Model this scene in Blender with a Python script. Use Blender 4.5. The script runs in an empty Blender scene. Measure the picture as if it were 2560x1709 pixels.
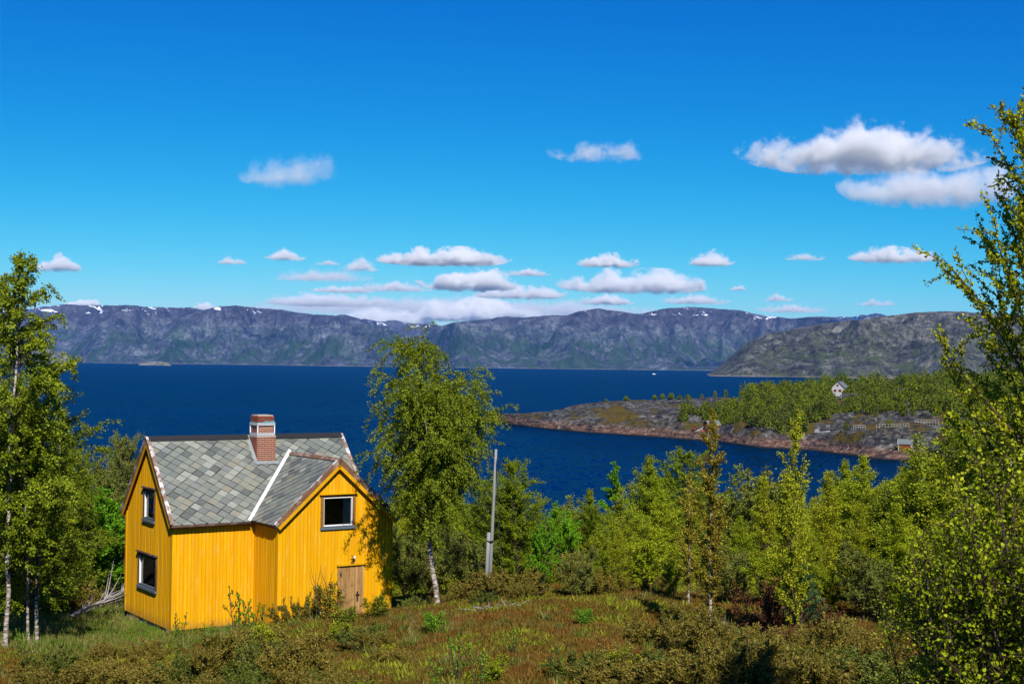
import bpy, bmesh, math, random
import numpy as np
from mathutils import Vector, Matrix

# ------------------------------------------------------------------ camera, sky, sun, exposure
scene = bpy.context.scene
C = scene.collection
CAM_Z = 31.0                       # metres above the sea
FPX = 3555.0                       # focal length in pixels of the 2560 px wide photograph
PITCH = (911 - 854.5) / FPX
ROLL = 0.012
SUN_AZ = math.radians(13)          # the sun stands behind the camera, 13 degrees to its right
SUN_EL = math.radians(42)

cam_data = bpy.data.cameras.new('camera')
cam_data.sensor_width = 36.0
cam_data.lens = 36.0 * FPX / 2560.0
cam_data.clip_start = 0.1
cam_data.clip_end = 200000.0
cam = bpy.data.objects.new('camera', cam_data)
C.objects.link(cam)
fwd = Vector((0, math.cos(PITCH), math.sin(PITCH)))
up0 = Vector((0, -math.sin(PITCH), math.cos(PITCH)))
rt0 = Vector((1, 0, 0))
RT = rt0 * math.cos(ROLL) + up0 * math.sin(ROLL)
UP = -rt0 * math.sin(ROLL) + up0 * math.cos(ROLL)
cam.matrix_world = Matrix(((RT.x, UP.x, -fwd.x, 0), (RT.y, UP.y, -fwd.y, 0), (RT.z, UP.z, -fwd.z, CAM_Z), (0, 0, 0, 1)))
scene.camera = cam

world = bpy.data.worlds.new('World')
scene.world = world
world.use_nodes = True
wn = world.node_tree.nodes
wl = world.node_tree.links
wn.clear()
w_out = wn.new('ShaderNodeOutputWorld')
w_bg = wn.new('ShaderNodeBackground')
w_sky = wn.new('ShaderNodeTexSky')
w_sky.sky_type = 'NISHITA'
w_sky.sun_disc = False
w_sky.sun_elevation = SUN_EL
w_sky.sun_rotation = math.pi - SUN_AZ
w_sky.altitude = 0
w_sky.air_density = 0.7
w_sky.dust_density = 0.3
w_sky.ozone_density = 1.0
# a deep polarised blue: one response curve per colour channel over the whole sky
w_sep = wn.new('ShaderNodeSeparateColor'); w_com = wn.new('ShaderNodeCombineColor')
wl.new(w_sky.outputs[0], w_sep.inputs[0])
for ch, (gain, power) in enumerate(((1.75, 4.0), (1.06, 1.5), (1.03, 0.7))):
    m0 = wn.new('ShaderNodeMath'); m0.operation = 'MULTIPLY'; m0.inputs[1].default_value = 0.1
    m1 = wn.new('ShaderNodeMath'); m1.operation = 'POWER'; m1.inputs[1].default_value = power
    m2 = wn.new('ShaderNodeMath'); m2.operation = 'MULTIPLY'; m2.inputs[1].default_value = gain * 10.0
    wl.new(w_sep.outputs[ch], m0.inputs[0]); wl.new(m0.outputs[0], m1.inputs[0]); wl.new(m1.outputs[0], m2.inputs[0]); wl.new(m2.outputs[0], w_com.inputs[ch])
wl.new(w_com.outputs[0], w_bg.inputs['Color'])
w_bg.inputs['Strength'].default_value = 0.078
wl.new(w_bg.outputs[0], w_out.inputs['Surface'])

sun_data = bpy.data.lights.new('sun', 'SUN')
sun_data.energy = 5.0
sun_data.angle = math.radians(0.53)
sun_data.color = (1.0, 0.95, 0.86)
sun = bpy.data.objects.new('sun', sun_data)
C.objects.link(sun)
SUN_DIR = Vector((math.sin(SUN_AZ) * math.cos(SUN_EL), -math.cos(SUN_AZ) * math.cos(SUN_EL), math.sin(SUN_EL)))
sun.rotation_euler = SUN_DIR.to_track_quat('Z', 'Y').to_euler()
sun.location = SUN_DIR * 200

scene.render.engine = 'CYCLES'
vs = scene.view_settings
vs.view_transform = 'Standard'
vs.look = 'None'
vs.exposure = 0.35
vs.gamma = 1.0
cy = scene.cycles
cy.max_bounces = 9
cy.diffuse_bounces = 2
cy.glossy_bounces = 2
cy.transmission_bounces = 3
cy.transparent_max_bounces = 8
cy.volume_bounces = 8
cy.use_denoising = True
cy.denoiser = 'OPENIMAGEDENOISE'
cy.use_adaptive_sampling = True
cy.adaptive_threshold = 0.01
cy.caustics_reflective = False
cy.caustics_refractive = False
cy.sample_clamp_indirect = 6.0

# ------------------------------------------------------------------ helpers: numbers
def hashf(ix, iy, seed):
    h = (ix.astype(np.int64) * 374761393 + iy.astype(np.int64) * 668265263 + seed * 2147483647) & 0xFFFFFFFF
    h = ((h ^ (h >> 13)) * 1274126177) & 0xFFFFFFFF
    h = (h ^ (h >> 16)) & 0xFFFFFFFF
    return h / 4294967295.0

def vnoise(x, y, seed=0):
    x = np.asarray(x, float); y = np.asarray(y, float)
    ix = np.floor(x); iy = np.floor(y)
    fx = x - ix; fy = y - iy
    fx = fx * fx * fx * (fx * (fx * 6 - 15) + 10); fy = fy * fy * fy * (fy * (fy * 6 - 15) + 10)
    a = hashf(ix, iy, seed); b = hashf(ix + 1, iy, seed); c = hashf(ix, iy + 1, seed); d = hashf(ix + 1, iy + 1, seed)
    return (a + (b - a) * fx) * (1 - fy) + (c + (d - c) * fx) * fy

def fbm(x, y, octaves=4, seed=0, gain=0.5):
    t = 0; a = 1; s = 0
    for o in range(octaves):
        t = t + a * (vnoise(x * 2**o + 17.3 * o, y * 2**o - 9.1 * o, seed + o) * 2 - 1); s += a; a *= gain
    return t / s

def ridged(x, y, octaves=4, seed=0, gain=0.5):
    t = 0; a = 1; s = 0
    for o in range(octaves):
        t = t + a * (1 - np.abs(vnoise(x * 2**o + 31.7 * o, y * 2**o + 5.3 * o, seed + o) * 2 - 1)); s += a; a *= gain
    return t / s

def smooth(a, b, x):
    t = np.clip((np.asarray(x, float) - a) / (b - a), 0, 1)
    return t * t * (3 - 2 * t)

def ray(sx, sy):
    """direction (with y = 1) through a pixel of the 2560 x 1709 photograph"""
    d = fwd * FPX + RT * (sx - 1280) - UP * (sy - 854.5)
    return d / d.y

def yhor(sx):
    return 911 + ROLL * (sx - 1280)

DS = 2560 / 2349.0                 # photograph pixels per viewed pixel

# ------------------------------------------------------------------ helpers: meshes and objects
def mesh_np(name, verts, faces, smooth_shade=False):
    verts = np.asarray(verts, np.float32).reshape(-1, 3)
    faces = np.asarray(faces, np.int32)
    n, k = faces.shape
    me = bpy.data.meshes.new(name)
    me.vertices.add(len(verts)); me.vertices.foreach_set('co', verts.ravel())
    me.loops.add(n * k); me.loops.foreach_set('vertex_index', faces.ravel())
    me.polygons.add(n)
    me.polygons.foreach_set('loop_start', np.arange(0, n * k, k, dtype=np.int32))
    me.polygons.foreach_set('loop_total', np.full(n, k, np.int32))
    if smooth_shade:
        me.polygons.foreach_set('use_smooth', np.ones(n, bool))
    me.update(calc_edges=True)
    return me

class MB:
    """collects boxes, prisms and polygons into one mesh"""
    def __init__(self):
        self.v = []; self.f = []
    def add(self, vs_, fs_):
        o = len(self.v)
        self.v += [tuple(p) for p in vs_]
        self.f += [tuple(i + o for i in f) for f in fs_]
        return self
    def box(self, a, b):
        (x0, y0, z0), (x1, y1, z1) = a, b
        return self.add([(x0, y0, z0), (x1, y0, z0), (x1, y1, z0), (x0, y1, z0), (x0, y0, z1), (x1, y0, z1), (x1, y1, z1), (x0, y1, z1)],
                        [(0, 3, 2, 1), (4, 5, 6, 7), (0, 1, 5, 4), (1, 2, 6, 5), (2, 3, 7, 6), (3, 0, 4, 7)])
    def prism(self, base, off):
        """polygon (3-D points) extruded by a vector"""
        n = len(base); off = Vector(off)
        a = [Vector(p) for p in base]; b = [p + off for p in a]
        return self.add(a + b, [tuple(range(n))[::-1], tuple(range(n, 2 * n))] + [(i, (i + 1) % n, n + (i + 1) % n, n + i) for i in range(n)])
    def bar(self, p, q, w, h, upv=(0, 0, 1)):
        """rectangular bar from p to q"""
        p = Vector(p); q = Vector(q); d = (q - p).normalized()
        s = d.cross(Vector(upv)).normalized(); u = s.cross(d).normalized()
        c = [p + s * (w * i) / 2 + u * (h * j) / 2 for i, j in ((-1, -1), (1, -1), (1, 1), (-1, 1))]
        return self.prism(c, q - p)
    def tube(self, pts, rad, k=6):
        pts = [Vector(p) for p in pts]
        if not hasattr(rad, '__len__'): rad = [rad] * len(pts)
        o = len(self.v); n = len(pts)
        for i, p in enumerate(pts):
            d = (pts[min(i + 1, n - 1)] - pts[max(i - 1, 0)]).normalized()
            s = d.cross(Vector((0.31, 0.2, 0.93)));
            s = (s if s.length > .05 else d.cross(Vector((1, 0, 0)))).normalized(); u = s.cross(d)
            for j in range(k):
                a = 2 * math.pi * j / k
                self.v.append(tuple(p + (s * math.cos(a) + u * math.sin(a)) * rad[i]))
        for i in range(n - 1):
            for j in range(k):
                self.f.append((o + i * k + j, o + i * k + (j + 1) % k, o + (i + 1) * k + (j + 1) % k, o + (i + 1) * k + j))
        self.f.append(tuple(o + j for j in range(k))[::-1]); self.f.append(tuple(o + (n - 1) * k + j for j in range(k)))
        return self
    def mesh(self, name, sm=False):
        me = bpy.data.meshes.new(name); me.from_pydata(self.v, [], self.f); me.update()
        if sm:
            for p in me.polygons: p.use_smooth = True
        bm = bmesh.new(); bm.from_mesh(me); bmesh.ops.recalc_face_normals(bm, faces=bm.faces); bm.to_mesh(me); bm.free()
        return me
    def build(self, name, material, parent=None, sm=False):
        return obj(name, self.mesh(name, sm), material, parent)

def obj(name, me, material=None, parent=None):
    o = bpy.data.objects.new(name, me)
    if material is not None and not me.materials: me.materials.append(material)
    C.objects.link(o)
    if parent is not None: o.parent = parent
    return o

def tag(o, label=None, cat=None, group=None, kind=None):
    if label: o['label'] = label
    if cat: o['category'] = cat
    if group: o['group'] = group
    if kind: o['kind'] = kind
    return o

def thing(name, loc, label, cat, group=None, rz=0.0):
    o = bpy.data.objects.new(name, None); C.objects.link(o)
    o.location = loc; o.rotation_euler = (0, 0, rz); o.empty_display_size = 0.2
    return tag(o, label, cat, group)

# ------------------------------------------------------------------ helpers: materials
class NM:
    def __init__(self, name):
        self.m = bpy.data.materials.new(name); self.m.use_nodes = True
        self.t = self.m.node_tree; self.t.nodes.clear()
        self.out = self.t.nodes.new('ShaderNodeOutputMaterial')
    def n(self, typ, ins=None, **kw):
        nd = self.t.nodes.new('ShaderNode' + typ)
        for k, v in kw.items(): setattr(nd, k, v)
        for k, v in (ins or {}).items(): self.set(nd, k, v)
        return nd
    def set(self, nd, k, v):
        s = nd.inputs[k]
        if isinstance(v, bpy.types.NodeSocket): self.t.links.new(v, s)
        elif isinstance(v, bpy.types.Node): self.t.links.new(v.outputs[0], s)
        else:
            if hasattr(s, 'default_value') and hasattr(s.default_value, '__len__') and len(s.default_value) == 4 and len(v) == 3: v = (*v, 1)
            s.default_value = v
    def ramp(self, fac, stops, interp='LINEAR'):
        nd = self.n('ValToRGB', {'Fac': fac}); r = nd.color_ramp; r.interpolation = interp
        while len(r.elements) < len(stops): r.elements.new(0.5)
        for e, (p, c) in zip(r.elements, stops):
            e.position = p; e.color = (*c, 1) if len(c) == 3 else c
        return nd.outputs[0]
    def noise(self, scale, detail=4, vec=None, rough=0.55, dist=0.0, mapscale=None, rot=None):
        if vec is None: vec = self.pos()
        if mapscale or rot:
            mp = self.n('Mapping', {'Vector': vec})
            if mapscale: mp.inputs['Scale'].default_value = mapscale
            if rot: mp.inputs['Rotation'].default_value = rot
            vec = mp.outputs[0]
        return self.n('TexNoise', {'Vector': vec, 'Scale': scale, 'Detail': detail, 'Roughness': rough, 'Distortion': dist}).outputs[0]
    def pos(self): return self.n('NewGeometry').outputs['Position']
    def objco(self): return self.n('TexCoord').outputs['Object']
    def math(self, op, a, b=0.0, clamp=False):
        nd = self.n('Math', operation=op, use_clamp=clamp); self.set(nd, 0, a); self.set(nd, 1, b); return nd.outputs[0]
    def mix(self, fac, a, b, mode='MIX'):
        nd = self.n('Mix', data_type='RGBA', blend_type=mode)
        for i, v in ((0, fac), (6, a), (7, b)):
            s = nd.inputs[i]
            if isinstance(v, bpy.types.NodeSocket): self.t.links.new(v, s)
            else: s.default_value = v if i == 0 else ((*v, 1) if len(v) == 3 else v)
        return nd.outputs[2]
    def maprange(self, v, a, b, c=0.0, d=1.0):
        return self.n('MapRange', {0: v, 1: a, 2: b, 3: c, 4: d}).outputs[0]
    def bump(self, h, strength=0.5, dist=0.02):
        return self.n('Bump', {'Height': h, 'Strength': strength, 'Distance': dist}).outputs[0]
    def pbr(self, color, rough=0.7, normal=None, spec=0.3, metal=0.0):
        p = self.n('BsdfPrincipled', {'Base Color': color, 'Roughness': rough, 'Specular IOR Level': spec, 'Metallic': metal})
        if normal is not None: self.set(p, 'Normal', normal)
        return p
    def surf(self, s):
        self.t.links.new(s.outputs[0] if isinstance(s, bpy.types.Node) else s, self.out.inputs['Surface']); return self.m
    def vol(self, s):
        self.t.links.new(s.outputs[0], self.out.inputs['Volume']); return self.m

def m_plain(name, col, rough=0.7, var=0.15, scale=6.0, spec=0.3, bump=0.0):
    m = NM(name); nz = m.noise(scale, 5, m.objco())
    c = m.mix(nz, tuple(x * (1 - var) for x in col), tuple(min(1, x * (1 + var)) for x in col))
    return m.surf(m.pbr(c, rough, m.bump(nz, bump, 0.01) if bump else None, spec))

def m_leaf(name, stops, trans=0.28, rough=0.5, spec=0.10, tcol=(1.25, 1.15, 0.4)):
    """leaf: per-leaf colour from the island's random number, thin translucent blade"""
    m = NM(name)
    g = m.n('NewGeometry'); oi = m.n('ObjectInfo')
    r = m.math('ADD', g.outputs['Random Per Island'], m.math('MULTIPLY', m.math('SUBTRACT', oi.outputs['Random'], 0.5), 0.35), True)
    c = m.ramp(r, stops)
    p = m.pbr(c, rough, None, spec)
    tc = m.mix(1.0, c, tcol, 'MULTIPLY')
    t = m.n('BsdfTranslucent', {'Color': tc})
    return m.surf(m.n('MixShader', {0: trans, 1: p, 2: t}))

# ------------------------------------------------------------------ the lie of the land
HOUSE = Vector((-10.256, 43.418, CAM_Z - 8.203)); YAW = 0.590
HL, HW = 6.624, 4.261              # main body length and depth
EAVE = 3.4; SLOPE = 1.101; OG, OE = 0.12, 0.18
WX0, WX1, WP, WOG, WSLOPE = 2.67, 6.58, 1.797, 0.16, 0.904

def house_local(x, y):
    dx, dy = x - HOUSE.x, y - HOUSE.y
    c, s = math.cos(YAW), math.sin(YAW)
    return c * dx + s * dy, -s * dx + c * dy

PY = np.array([-60, -20, 0, 10, 20, 28, 36, 42, 48, 55, 70, 100, 140, 180, 220, 300, 420.])
PZ = np.array([34, 31.5, 29.4, 27.6, 25.7, 24.7, 24.3, 24.0, 23.4, 22.4, 19.5, 13.5, 7.0, 2.5, -1.5, -5, -8])
PX = np.array([-120, -60, -30, -16, -10, -5, 0, 8, 20, 40, 80, 140.])
PLX = np.array([-2.0, -1.6, -1.2, -1.05, -1.0, -0.6, 0, 0.15, 0.5, 1.2, 2.0, 3.0])

def ground_z(x, y):
    x = np.asarray(x, float); y = np.asarray(y, float)
    z = np.interp(y, PY, PZ) + np.interp(x, PX, PLX) * smooth(6, 22, y)
    z = z + 0.22 * fbm(x / 5.0, y / 5.0, 3, 5) * smooth(8, 20, y) + 0.6 * fbm(x / 22., y / 22., 3, 9) * smooth(48, 80, y)
    lx, ly = house_local(x, y)
    dx = np.maximum(np.maximum(-lx, lx - 6.7), 0); dy = np.maximum(np.maximum(-1.9 - ly, ly - 4.4), 0)
    w = 1 - smooth(0.2, 3.2, np.hypot(dx, dy))
    pad = HOUSE.z - 0.18 + 0.06 * np.clip(lx - 2.7, 0, 5) - 0.045 * np.clip(ly + 0.5, 0, 5)
    return z * (1 - w) + pad * w

def gz(x, y): return float(ground_z(x, y))

def spot(dx_, depth):
    """ground point under column dx_ (viewed pixels, 2349 wide) at a depth"""
    sx = dx_ * DS
    z = 24.0
    for _ in range(3):
        sy = yhor(sx) + (CAM_Z - z) / depth * FPX
        x = ray(sx, sy).x * depth
        z = gz(x, depth)
    return Vector((x, depth, z))

def zat(dx_, dy_, depth):
    """height of the sight line through a viewed pixel at a depth"""
    return CAM_Z + ray(dx_ * DS, dy_ * DS).z * depth

# peninsula: columns by bearing, rows from its near shore to its far shore
PEN_X = np.array([1222, 1228, 1277, 1379, 1481, 1621, 1736, 1798, 1903, 2034, 2105, 2168, 2225, 2400, 2560, 2800.])
PEN_S = np.array([1046, 1053, 1061, 1073, 1082, 1091, 1101, 1104, 1120, 1128, 1136, 1146, 1150, 1165, 1180, 1205.])   # shoreline
CR_X = np.array([1222, 1240, 1315, 1366, 1430, 1506, 1583, 1736, 1900, 2050, 2200, 2400, 2560, 2800.])
CR_Y = np.array([1040, 1032, 1033, 1028, 1014, 1006, 1001, 998, 991, 979, 971, 962, 955, 950.])                        # bare ground skyline
CR_D = np.array([8, 14, 26, 38, 55, 80, 100, 140, 180, 215, 240, 300, 330, 360.])                                    # shore to crest, metres

def pen_shore(sx):
    return CAM_Z / ((np.interp(sx, PEN_X, PEN_S) - yhor(sx)) / FPX)

def pen_z(sx, D):
    """height of the peninsula at bearing column sx and depth D"""
    sx = np.asarray(sx, float); D = np.asarray(D, float)
    dn = pen_shore(sx); cd = np.interp(sx, CR_X, CR_D)
    hc = CAM_Z - (np.interp(sx, CR_X, CR_Y) - yhor(sx)) / FPX * (dn + cd)
    hc = np.maximum(hc, 2.6)
    t = (D - dn) / cd
    x = (sx - 1280) / FPX * D
    n1 = fbm(x / 46., D / 46., 4, 21); n2 = ridged(x / 30. + n1 * .6, D / 13., 4, 33)
    prof = np.where(t < 0, t * 6.0 - 0.4, 0.30 * smooth(0, 0.13, t) + 0.25 * smooth(0.12, 0.5, t) + 0.45 * smooth(0.42, 1.0, t))
    prof = np.where(t > 1, 1 - 1.25 * smooth(1.0, 1.9, t), prof)
    k = smooth(0.0, 0.12, t) * (1 - smooth(1.3, 1.8, t))
    amp = np.clip(cd / 80.0, 0.12, 1.0)
    rock = amp * ((n2 - 0.6) * 9.0 + n1 * 2.0 + 0.5 * fbm(x / 5., D / 5., 3, 44)) * (1 - 0.6 * smooth(0.35, 0.55, t))
    knob = amp * 4.0 * np.maximum(0, fbm(x / 19., D / 17., 2, 71)) * (1 - smooth(0.35, 0.6, t))
    z = prof * hc + (rock + knob) * k
    wob = 0.8 * fbm(x / 14., D / 14., 3, 55)
    return z + wob * smooth(-0.03, 0.04, t) * amp - 0.15

def pen_hit(dx_, dy_):
    """where the sight line through a viewed pixel meets the peninsula -> world point"""
    sx, sy = dx_ * DS, dy_ * DS
    D = np.linspace(float(pen_shore(sx)) - 10, float(pen_shore(sx)) + 500, 1800)
    sight = CAM_Z - (sy - yhor(sx)) / FPX * D
    below = np.nonzero(pen_z(np.full_like(D, sx), D) >= sight)[0]
    d = D[below[0]] if len(below) else float(pen_shore(sx)) + float(np.interp(sx, CR_X, CR_D))
    return Vector((ray(sx, sy).x * d, d, float(pen_z(sx, d))))

def sheet(name, X, Y, Z, material, sm=True):
    nr, nc = X.shape
    v = np.stack([X, Y, Z], -1).reshape(-1, 3)
    i = (np.arange(nr - 1)[:, None] * nc + np.arange(nc - 1)[None, :]).ravel()
    f = np.stack([i, i + 1, i + nc + 1, i + nc], -1)
    return obj(name, mesh_np(name, v, f, sm), material)

# ------------------------------------------------------------------ setting materials
def mk_ground():
    m = NM('heath_soil')
    a = m.noise(0.35, 5); b = m.noise(3.0, 6); d = m.noise(22.0, 4)
    c = m.ramp(a, [(0.3, (0.055, 0.05, 0.014)), (0.5, (0.075, 0.048, 0.016)), (0.68, (0.045, 0.05, 0.012))])
    c = m.mix(m.maprange(b, .4, .7), c, (0.03, 0.026, 0.012))
    c = m.mix(m.maprange(d, .5, .8), c, (0.10, 0.085, 0.04))
    return m.surf(m.pbr(c, 0.95, m.bump(d, .8, .05), .1))
def mk_water():
    m = NM('sea_water')
    p = m.pos()
    big = m.noise(0.0035, 3, p, mapscale=(1, 2.2, 1))
    def wave(scale, ms, rot, k):
        """wave slopes (not heights): a vector of random tilts"""
        mp = m.n('Mapping', {'Vector': p}); mp.inputs['Scale'].default_value = ms; mp.inputs['Rotation'].default_value = (0, 0, rot)
        nz = m.n('TexNoise', {'Vector': mp.outputs[0], 'Scale': scale, 'Detail': 2.0, 'Roughness': .5})
        c_ = m.n('VectorMath', {0: nz.outputs['Color'], 1: (.5, .5, .5)}, operation='SUBTRACT').outputs[0]
        return m.n('VectorMath', {0: c_, 1: (k * .5, k, 0)}, operation='MULTIPLY').outputs[0]
    add = lambda a_, b_: m.n('VectorMath', {0: a_, 1: b_}, operation='ADD').outputs[0]
    sl = add(add(wave(.75, (1, .26, 1), .06, 1.05), wave(.30, (1, .26, 1), -.1, .55)), add(wave(2.6, (1, .7, 1), .3, .6), wave(.03, (1, .3, 1), .05, .14)))
    sl = m.n('VectorMath', {0: sl, 'Scale': m.maprange(big, .3, .7, .75, 1.15)}, operation='SCALE').outputs[0]
    nrm = m.n('VectorMath', {0: add(sl, (0, 0, 1))}, operation='NORMALIZE').outputs[0]
    foam = m.math('GREATER_THAN', m.noise(0.21, 2, p, .7, mapscale=(1, .5, 1)), .79)
    c = m.mix(m.maprange(big, .35, .65), (0.0, 0.008, 0.028), (0.0, 0.014, 0.044))
    c = m.mix(foam, c, (.35, .42, .5))
    fr = m.n('Fresnel', {'IOR': 1.33, 'Normal': nrm}).outputs[0]
    body = m.n('BsdfDiffuse', {'Color': c, 'Normal': nrm}); gl = m.n('BsdfGlossy', {'Roughness': .16, 'Normal': nrm, 'Color': (.10, .52, .85)})
    return m.surf(m.n('MixShader', {0: m.math('MULTIPLY', fr, .20), 1: body, 2: gl}))        # most of the glare gone, as behind a polarising filter
def mk_coast_rock():
    m = NM('shore_rock')
    g = m.n('NewGeometry'); p = g.outputs['Position']
    z = m.n('SeparateXYZ', {0: p}).outputs[2]
    a = m.noise(.06, 6, p); b = m.noise(.45, 6, p, .65); d = m.noise(2.2, 5, p, .7)
    strata = m.noise(.35, 5, p, .6, 1.0, mapscale=(.22, .22, 2.4), rot=(.25, .3, .2))
    grey = m.ramp(b, [(.37, (.020, .019, .019)), (.49, (.075, .072, .068)), (.59, (.15, .145, .135)), (.70, (.33, .32, .29))])
    pink = m.ramp(b, [(.36, (.06, .035, .025)), (.52, (.20, .11, .075)), (.70, (.40, .28, .20))])
    rock = m.mix(m.maprange(m.math('ADD', z, m.math('MULTIPLY', b, 4.0)), 4.2, 6.4), pink, grey)
    rock = m.mix(m.maprange(strata, .52, .60, 0, .85), rock, (.028, .028, .032))
    rock = m.mix(m.math('MULTIPLY', m.math('GREATER_THAN', m.noise(.16, 5, p, .7), .675), .85), rock, (.56, .48, .38))
    wet = m.maprange(m.math('ADD', z, m.math('MULTIPLY', d, .7)), .55, 1.15)
    rock = m.mix(wet, (.016, .015, .016), rock)
    veg = m.math('MULTIPLY', m.maprange(m.math('ADD', a, m.math('MULTIPLY', b, .35)), .675, .745), m.maprange(z, 2.8, 4.6))
    vegc = m.ramp(d, [(.3, (.05, .055, .010)), (.5, (.10, .075, .016)), (.7, (.13, .05, .014))])
    c = m.mix(veg, rock, vegc)
    return m.surf(m.pbr(c, .85, m.bump(m.math('ADD', b, m.math('MULTIPLY', strata, .8)), 1.0, 2.2), .1))
def mk_mountain(name, rocks, green, snow_lo, snow_amt, heath=(.07, .035, .035), scale=1.0, gtop=420., gamt=.0):
    m = NM(name)
    g = m.n('NewGeometry'); p = g.outputs['Position']
    z = m.n('SeparateXYZ', {0: p}).outputs[2]
    a = m.noise(.0011 * scale, 6, p, .6); b = m.noise(.006 * scale, 8, p, .68); d = m.noise(.03 * scale, 6, p, .7)
    streak = m.noise(.004 * scale, 7, p, .65, .6, mapscale=(1.0, 1.0, .35), rot=(0, .5, .2))
    rock = m.ramp(m.math('ADD', m.math('MULTIPLY', b, .6), m.math('MULTIPLY', d, .4)), [(.40, rocks[0]), (.5, rocks[1]), (.60, rocks[2])])
    hi = m.maprange(m.math('ADD', z, m.math('MULTIPLY', a, 300)), gtop + 60, gtop + 190)
    rock = m.mix(m.math('MULTIPLY', hi, .55), rock, m.mix(b, heath, tuple(1.6 * q for q in heath)))
    gm = m.math('ADD', m.math('MULTIPLY', streak, .55), m.math('MULTIPLY', b, .45))
    veg = m.math('MULTIPLY', m.maprange(m.math('ADD', gm, gamt), .47, .55), m.math('SUBTRACT', 1.0, m.maprange(m.math('ADD', z, m.math('MULTIPLY', a, 200)), gtop * .75, gtop * 1.25)))
    c = m.mix(m.math('MULTIPLY', veg, .9), rock, m.mix(d, tuple(.6 * q for q in green), tuple(1.4 * q for q in green)))
    shore = m.math('SUBTRACT', 1.0, m.maprange(m.math('ADD', z, m.math('MULTIPLY', b, 26)), 12, 19))
    c = m.mix(m.math('MULTIPLY', shore, .7), c, (.27, .215, .18))
    if snow_amt > 0:
        sn = m.noise(.0045 * scale, 4, p, .6, 1.2, mapscale=(1, 1, 2.2))
        s = m.math('MULTIPLY', m.math('GREATER_THAN', sn, 1 - snow_amt), m.math('GREATER_THAN', m.math('ADD', z, m.math('MULTIPLY', a, 160)), snow_lo))
        c = m.mix(s, c, (.85, .87, .92))
    return m.surf(m.pbr(c, .95, m.bump(m.math('ADD', b, m.math('MULTIPLY', d, .35)), 1.0, 45.0 / scale), .1))

M = {}
M['ground'] = mk_ground(); M['water'] = mk_water(); M['coast'] = mk_coast_rock()
RK = ((.018, .020, .028), (.070, .078, .098), (.22, .235, .265))
M['mount'] = mk_mountain('far_mountain_rock', RK, (.024, .052, .016), 612, .395, heath=(.038, .028, .036), gamt=.015)
M['mount_low'] = mk_mountain('low_hill_rock', ((.12, .11, .09), (.22, .21, .18), (.36, .35, .32)), (.10, .12, .04), 9e3, 0, scale=2.0, gtop=300)
M['hill'] = mk_mountain('near_hill_rock', ((.015, .015, .012), (.065, .064, .054), (.23, .225, .20)), (.05, .065, .02), 9e3, 0, heath=(.09, .085, .07), scale=3.2, gtop=260, gamt=-.008)

# ------------------------------------------------------------------ near ground, sea, peninsula
gx = np.concatenate([np.linspace(-140, -32, 40), np.linspace(-31, 31, 190), np.linspace(32, 170, 46)])
gy = np.concatenate([np.linspace(-60, 8, 24), np.linspace(9, 62, 190), np.linspace(63, 330, 90)])
GX, GY = np.meshgrid(gx, gy)
tag(sheet('ground', GX, GY, ground_z(GX, GY), M['ground']), kind='structure')

sea_v = []; sea_f = []
for i, r in enumerate([0, 400, 1200, 4000, 14000, 90000]):
    for j in range(48):
        a = 2 * math.pi * j / 48; sea_v.append((r * math.cos(a), 250 + r * math.sin(a), 0.0))
    if i:
        for j in range(48): sea_f.append(((i - 1) * 48 + j, (i - 1) * 48 + (j + 1) % 48, i * 48 + (j + 1) % 48, i * 48 + j))
sea = obj('sea', mesh_np('sea', sea_v, sea_f), M['water'])
tag(sea, kind='structure')

cols = np.arange(1216, 2790, 2.5)
rows = np.concatenate([np.linspace(-.12, .5, 90), np.linspace(.51, 1.9, 70)])
CX, RW = np.meshgrid(cols, rows)
PD = pen_shore(CX) + RW * np.interp(CX, CR_X, CR_D)
PX_ = (CX - 1280) / FPX * PD + ROLL * (np.interp(CX, PEN_X, PEN_S) - 854.5) / FPX * PD
tag(sheet('peninsula', PX_, PD, pen_z(CX, PD), M['coast']), kind='structure')

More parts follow.
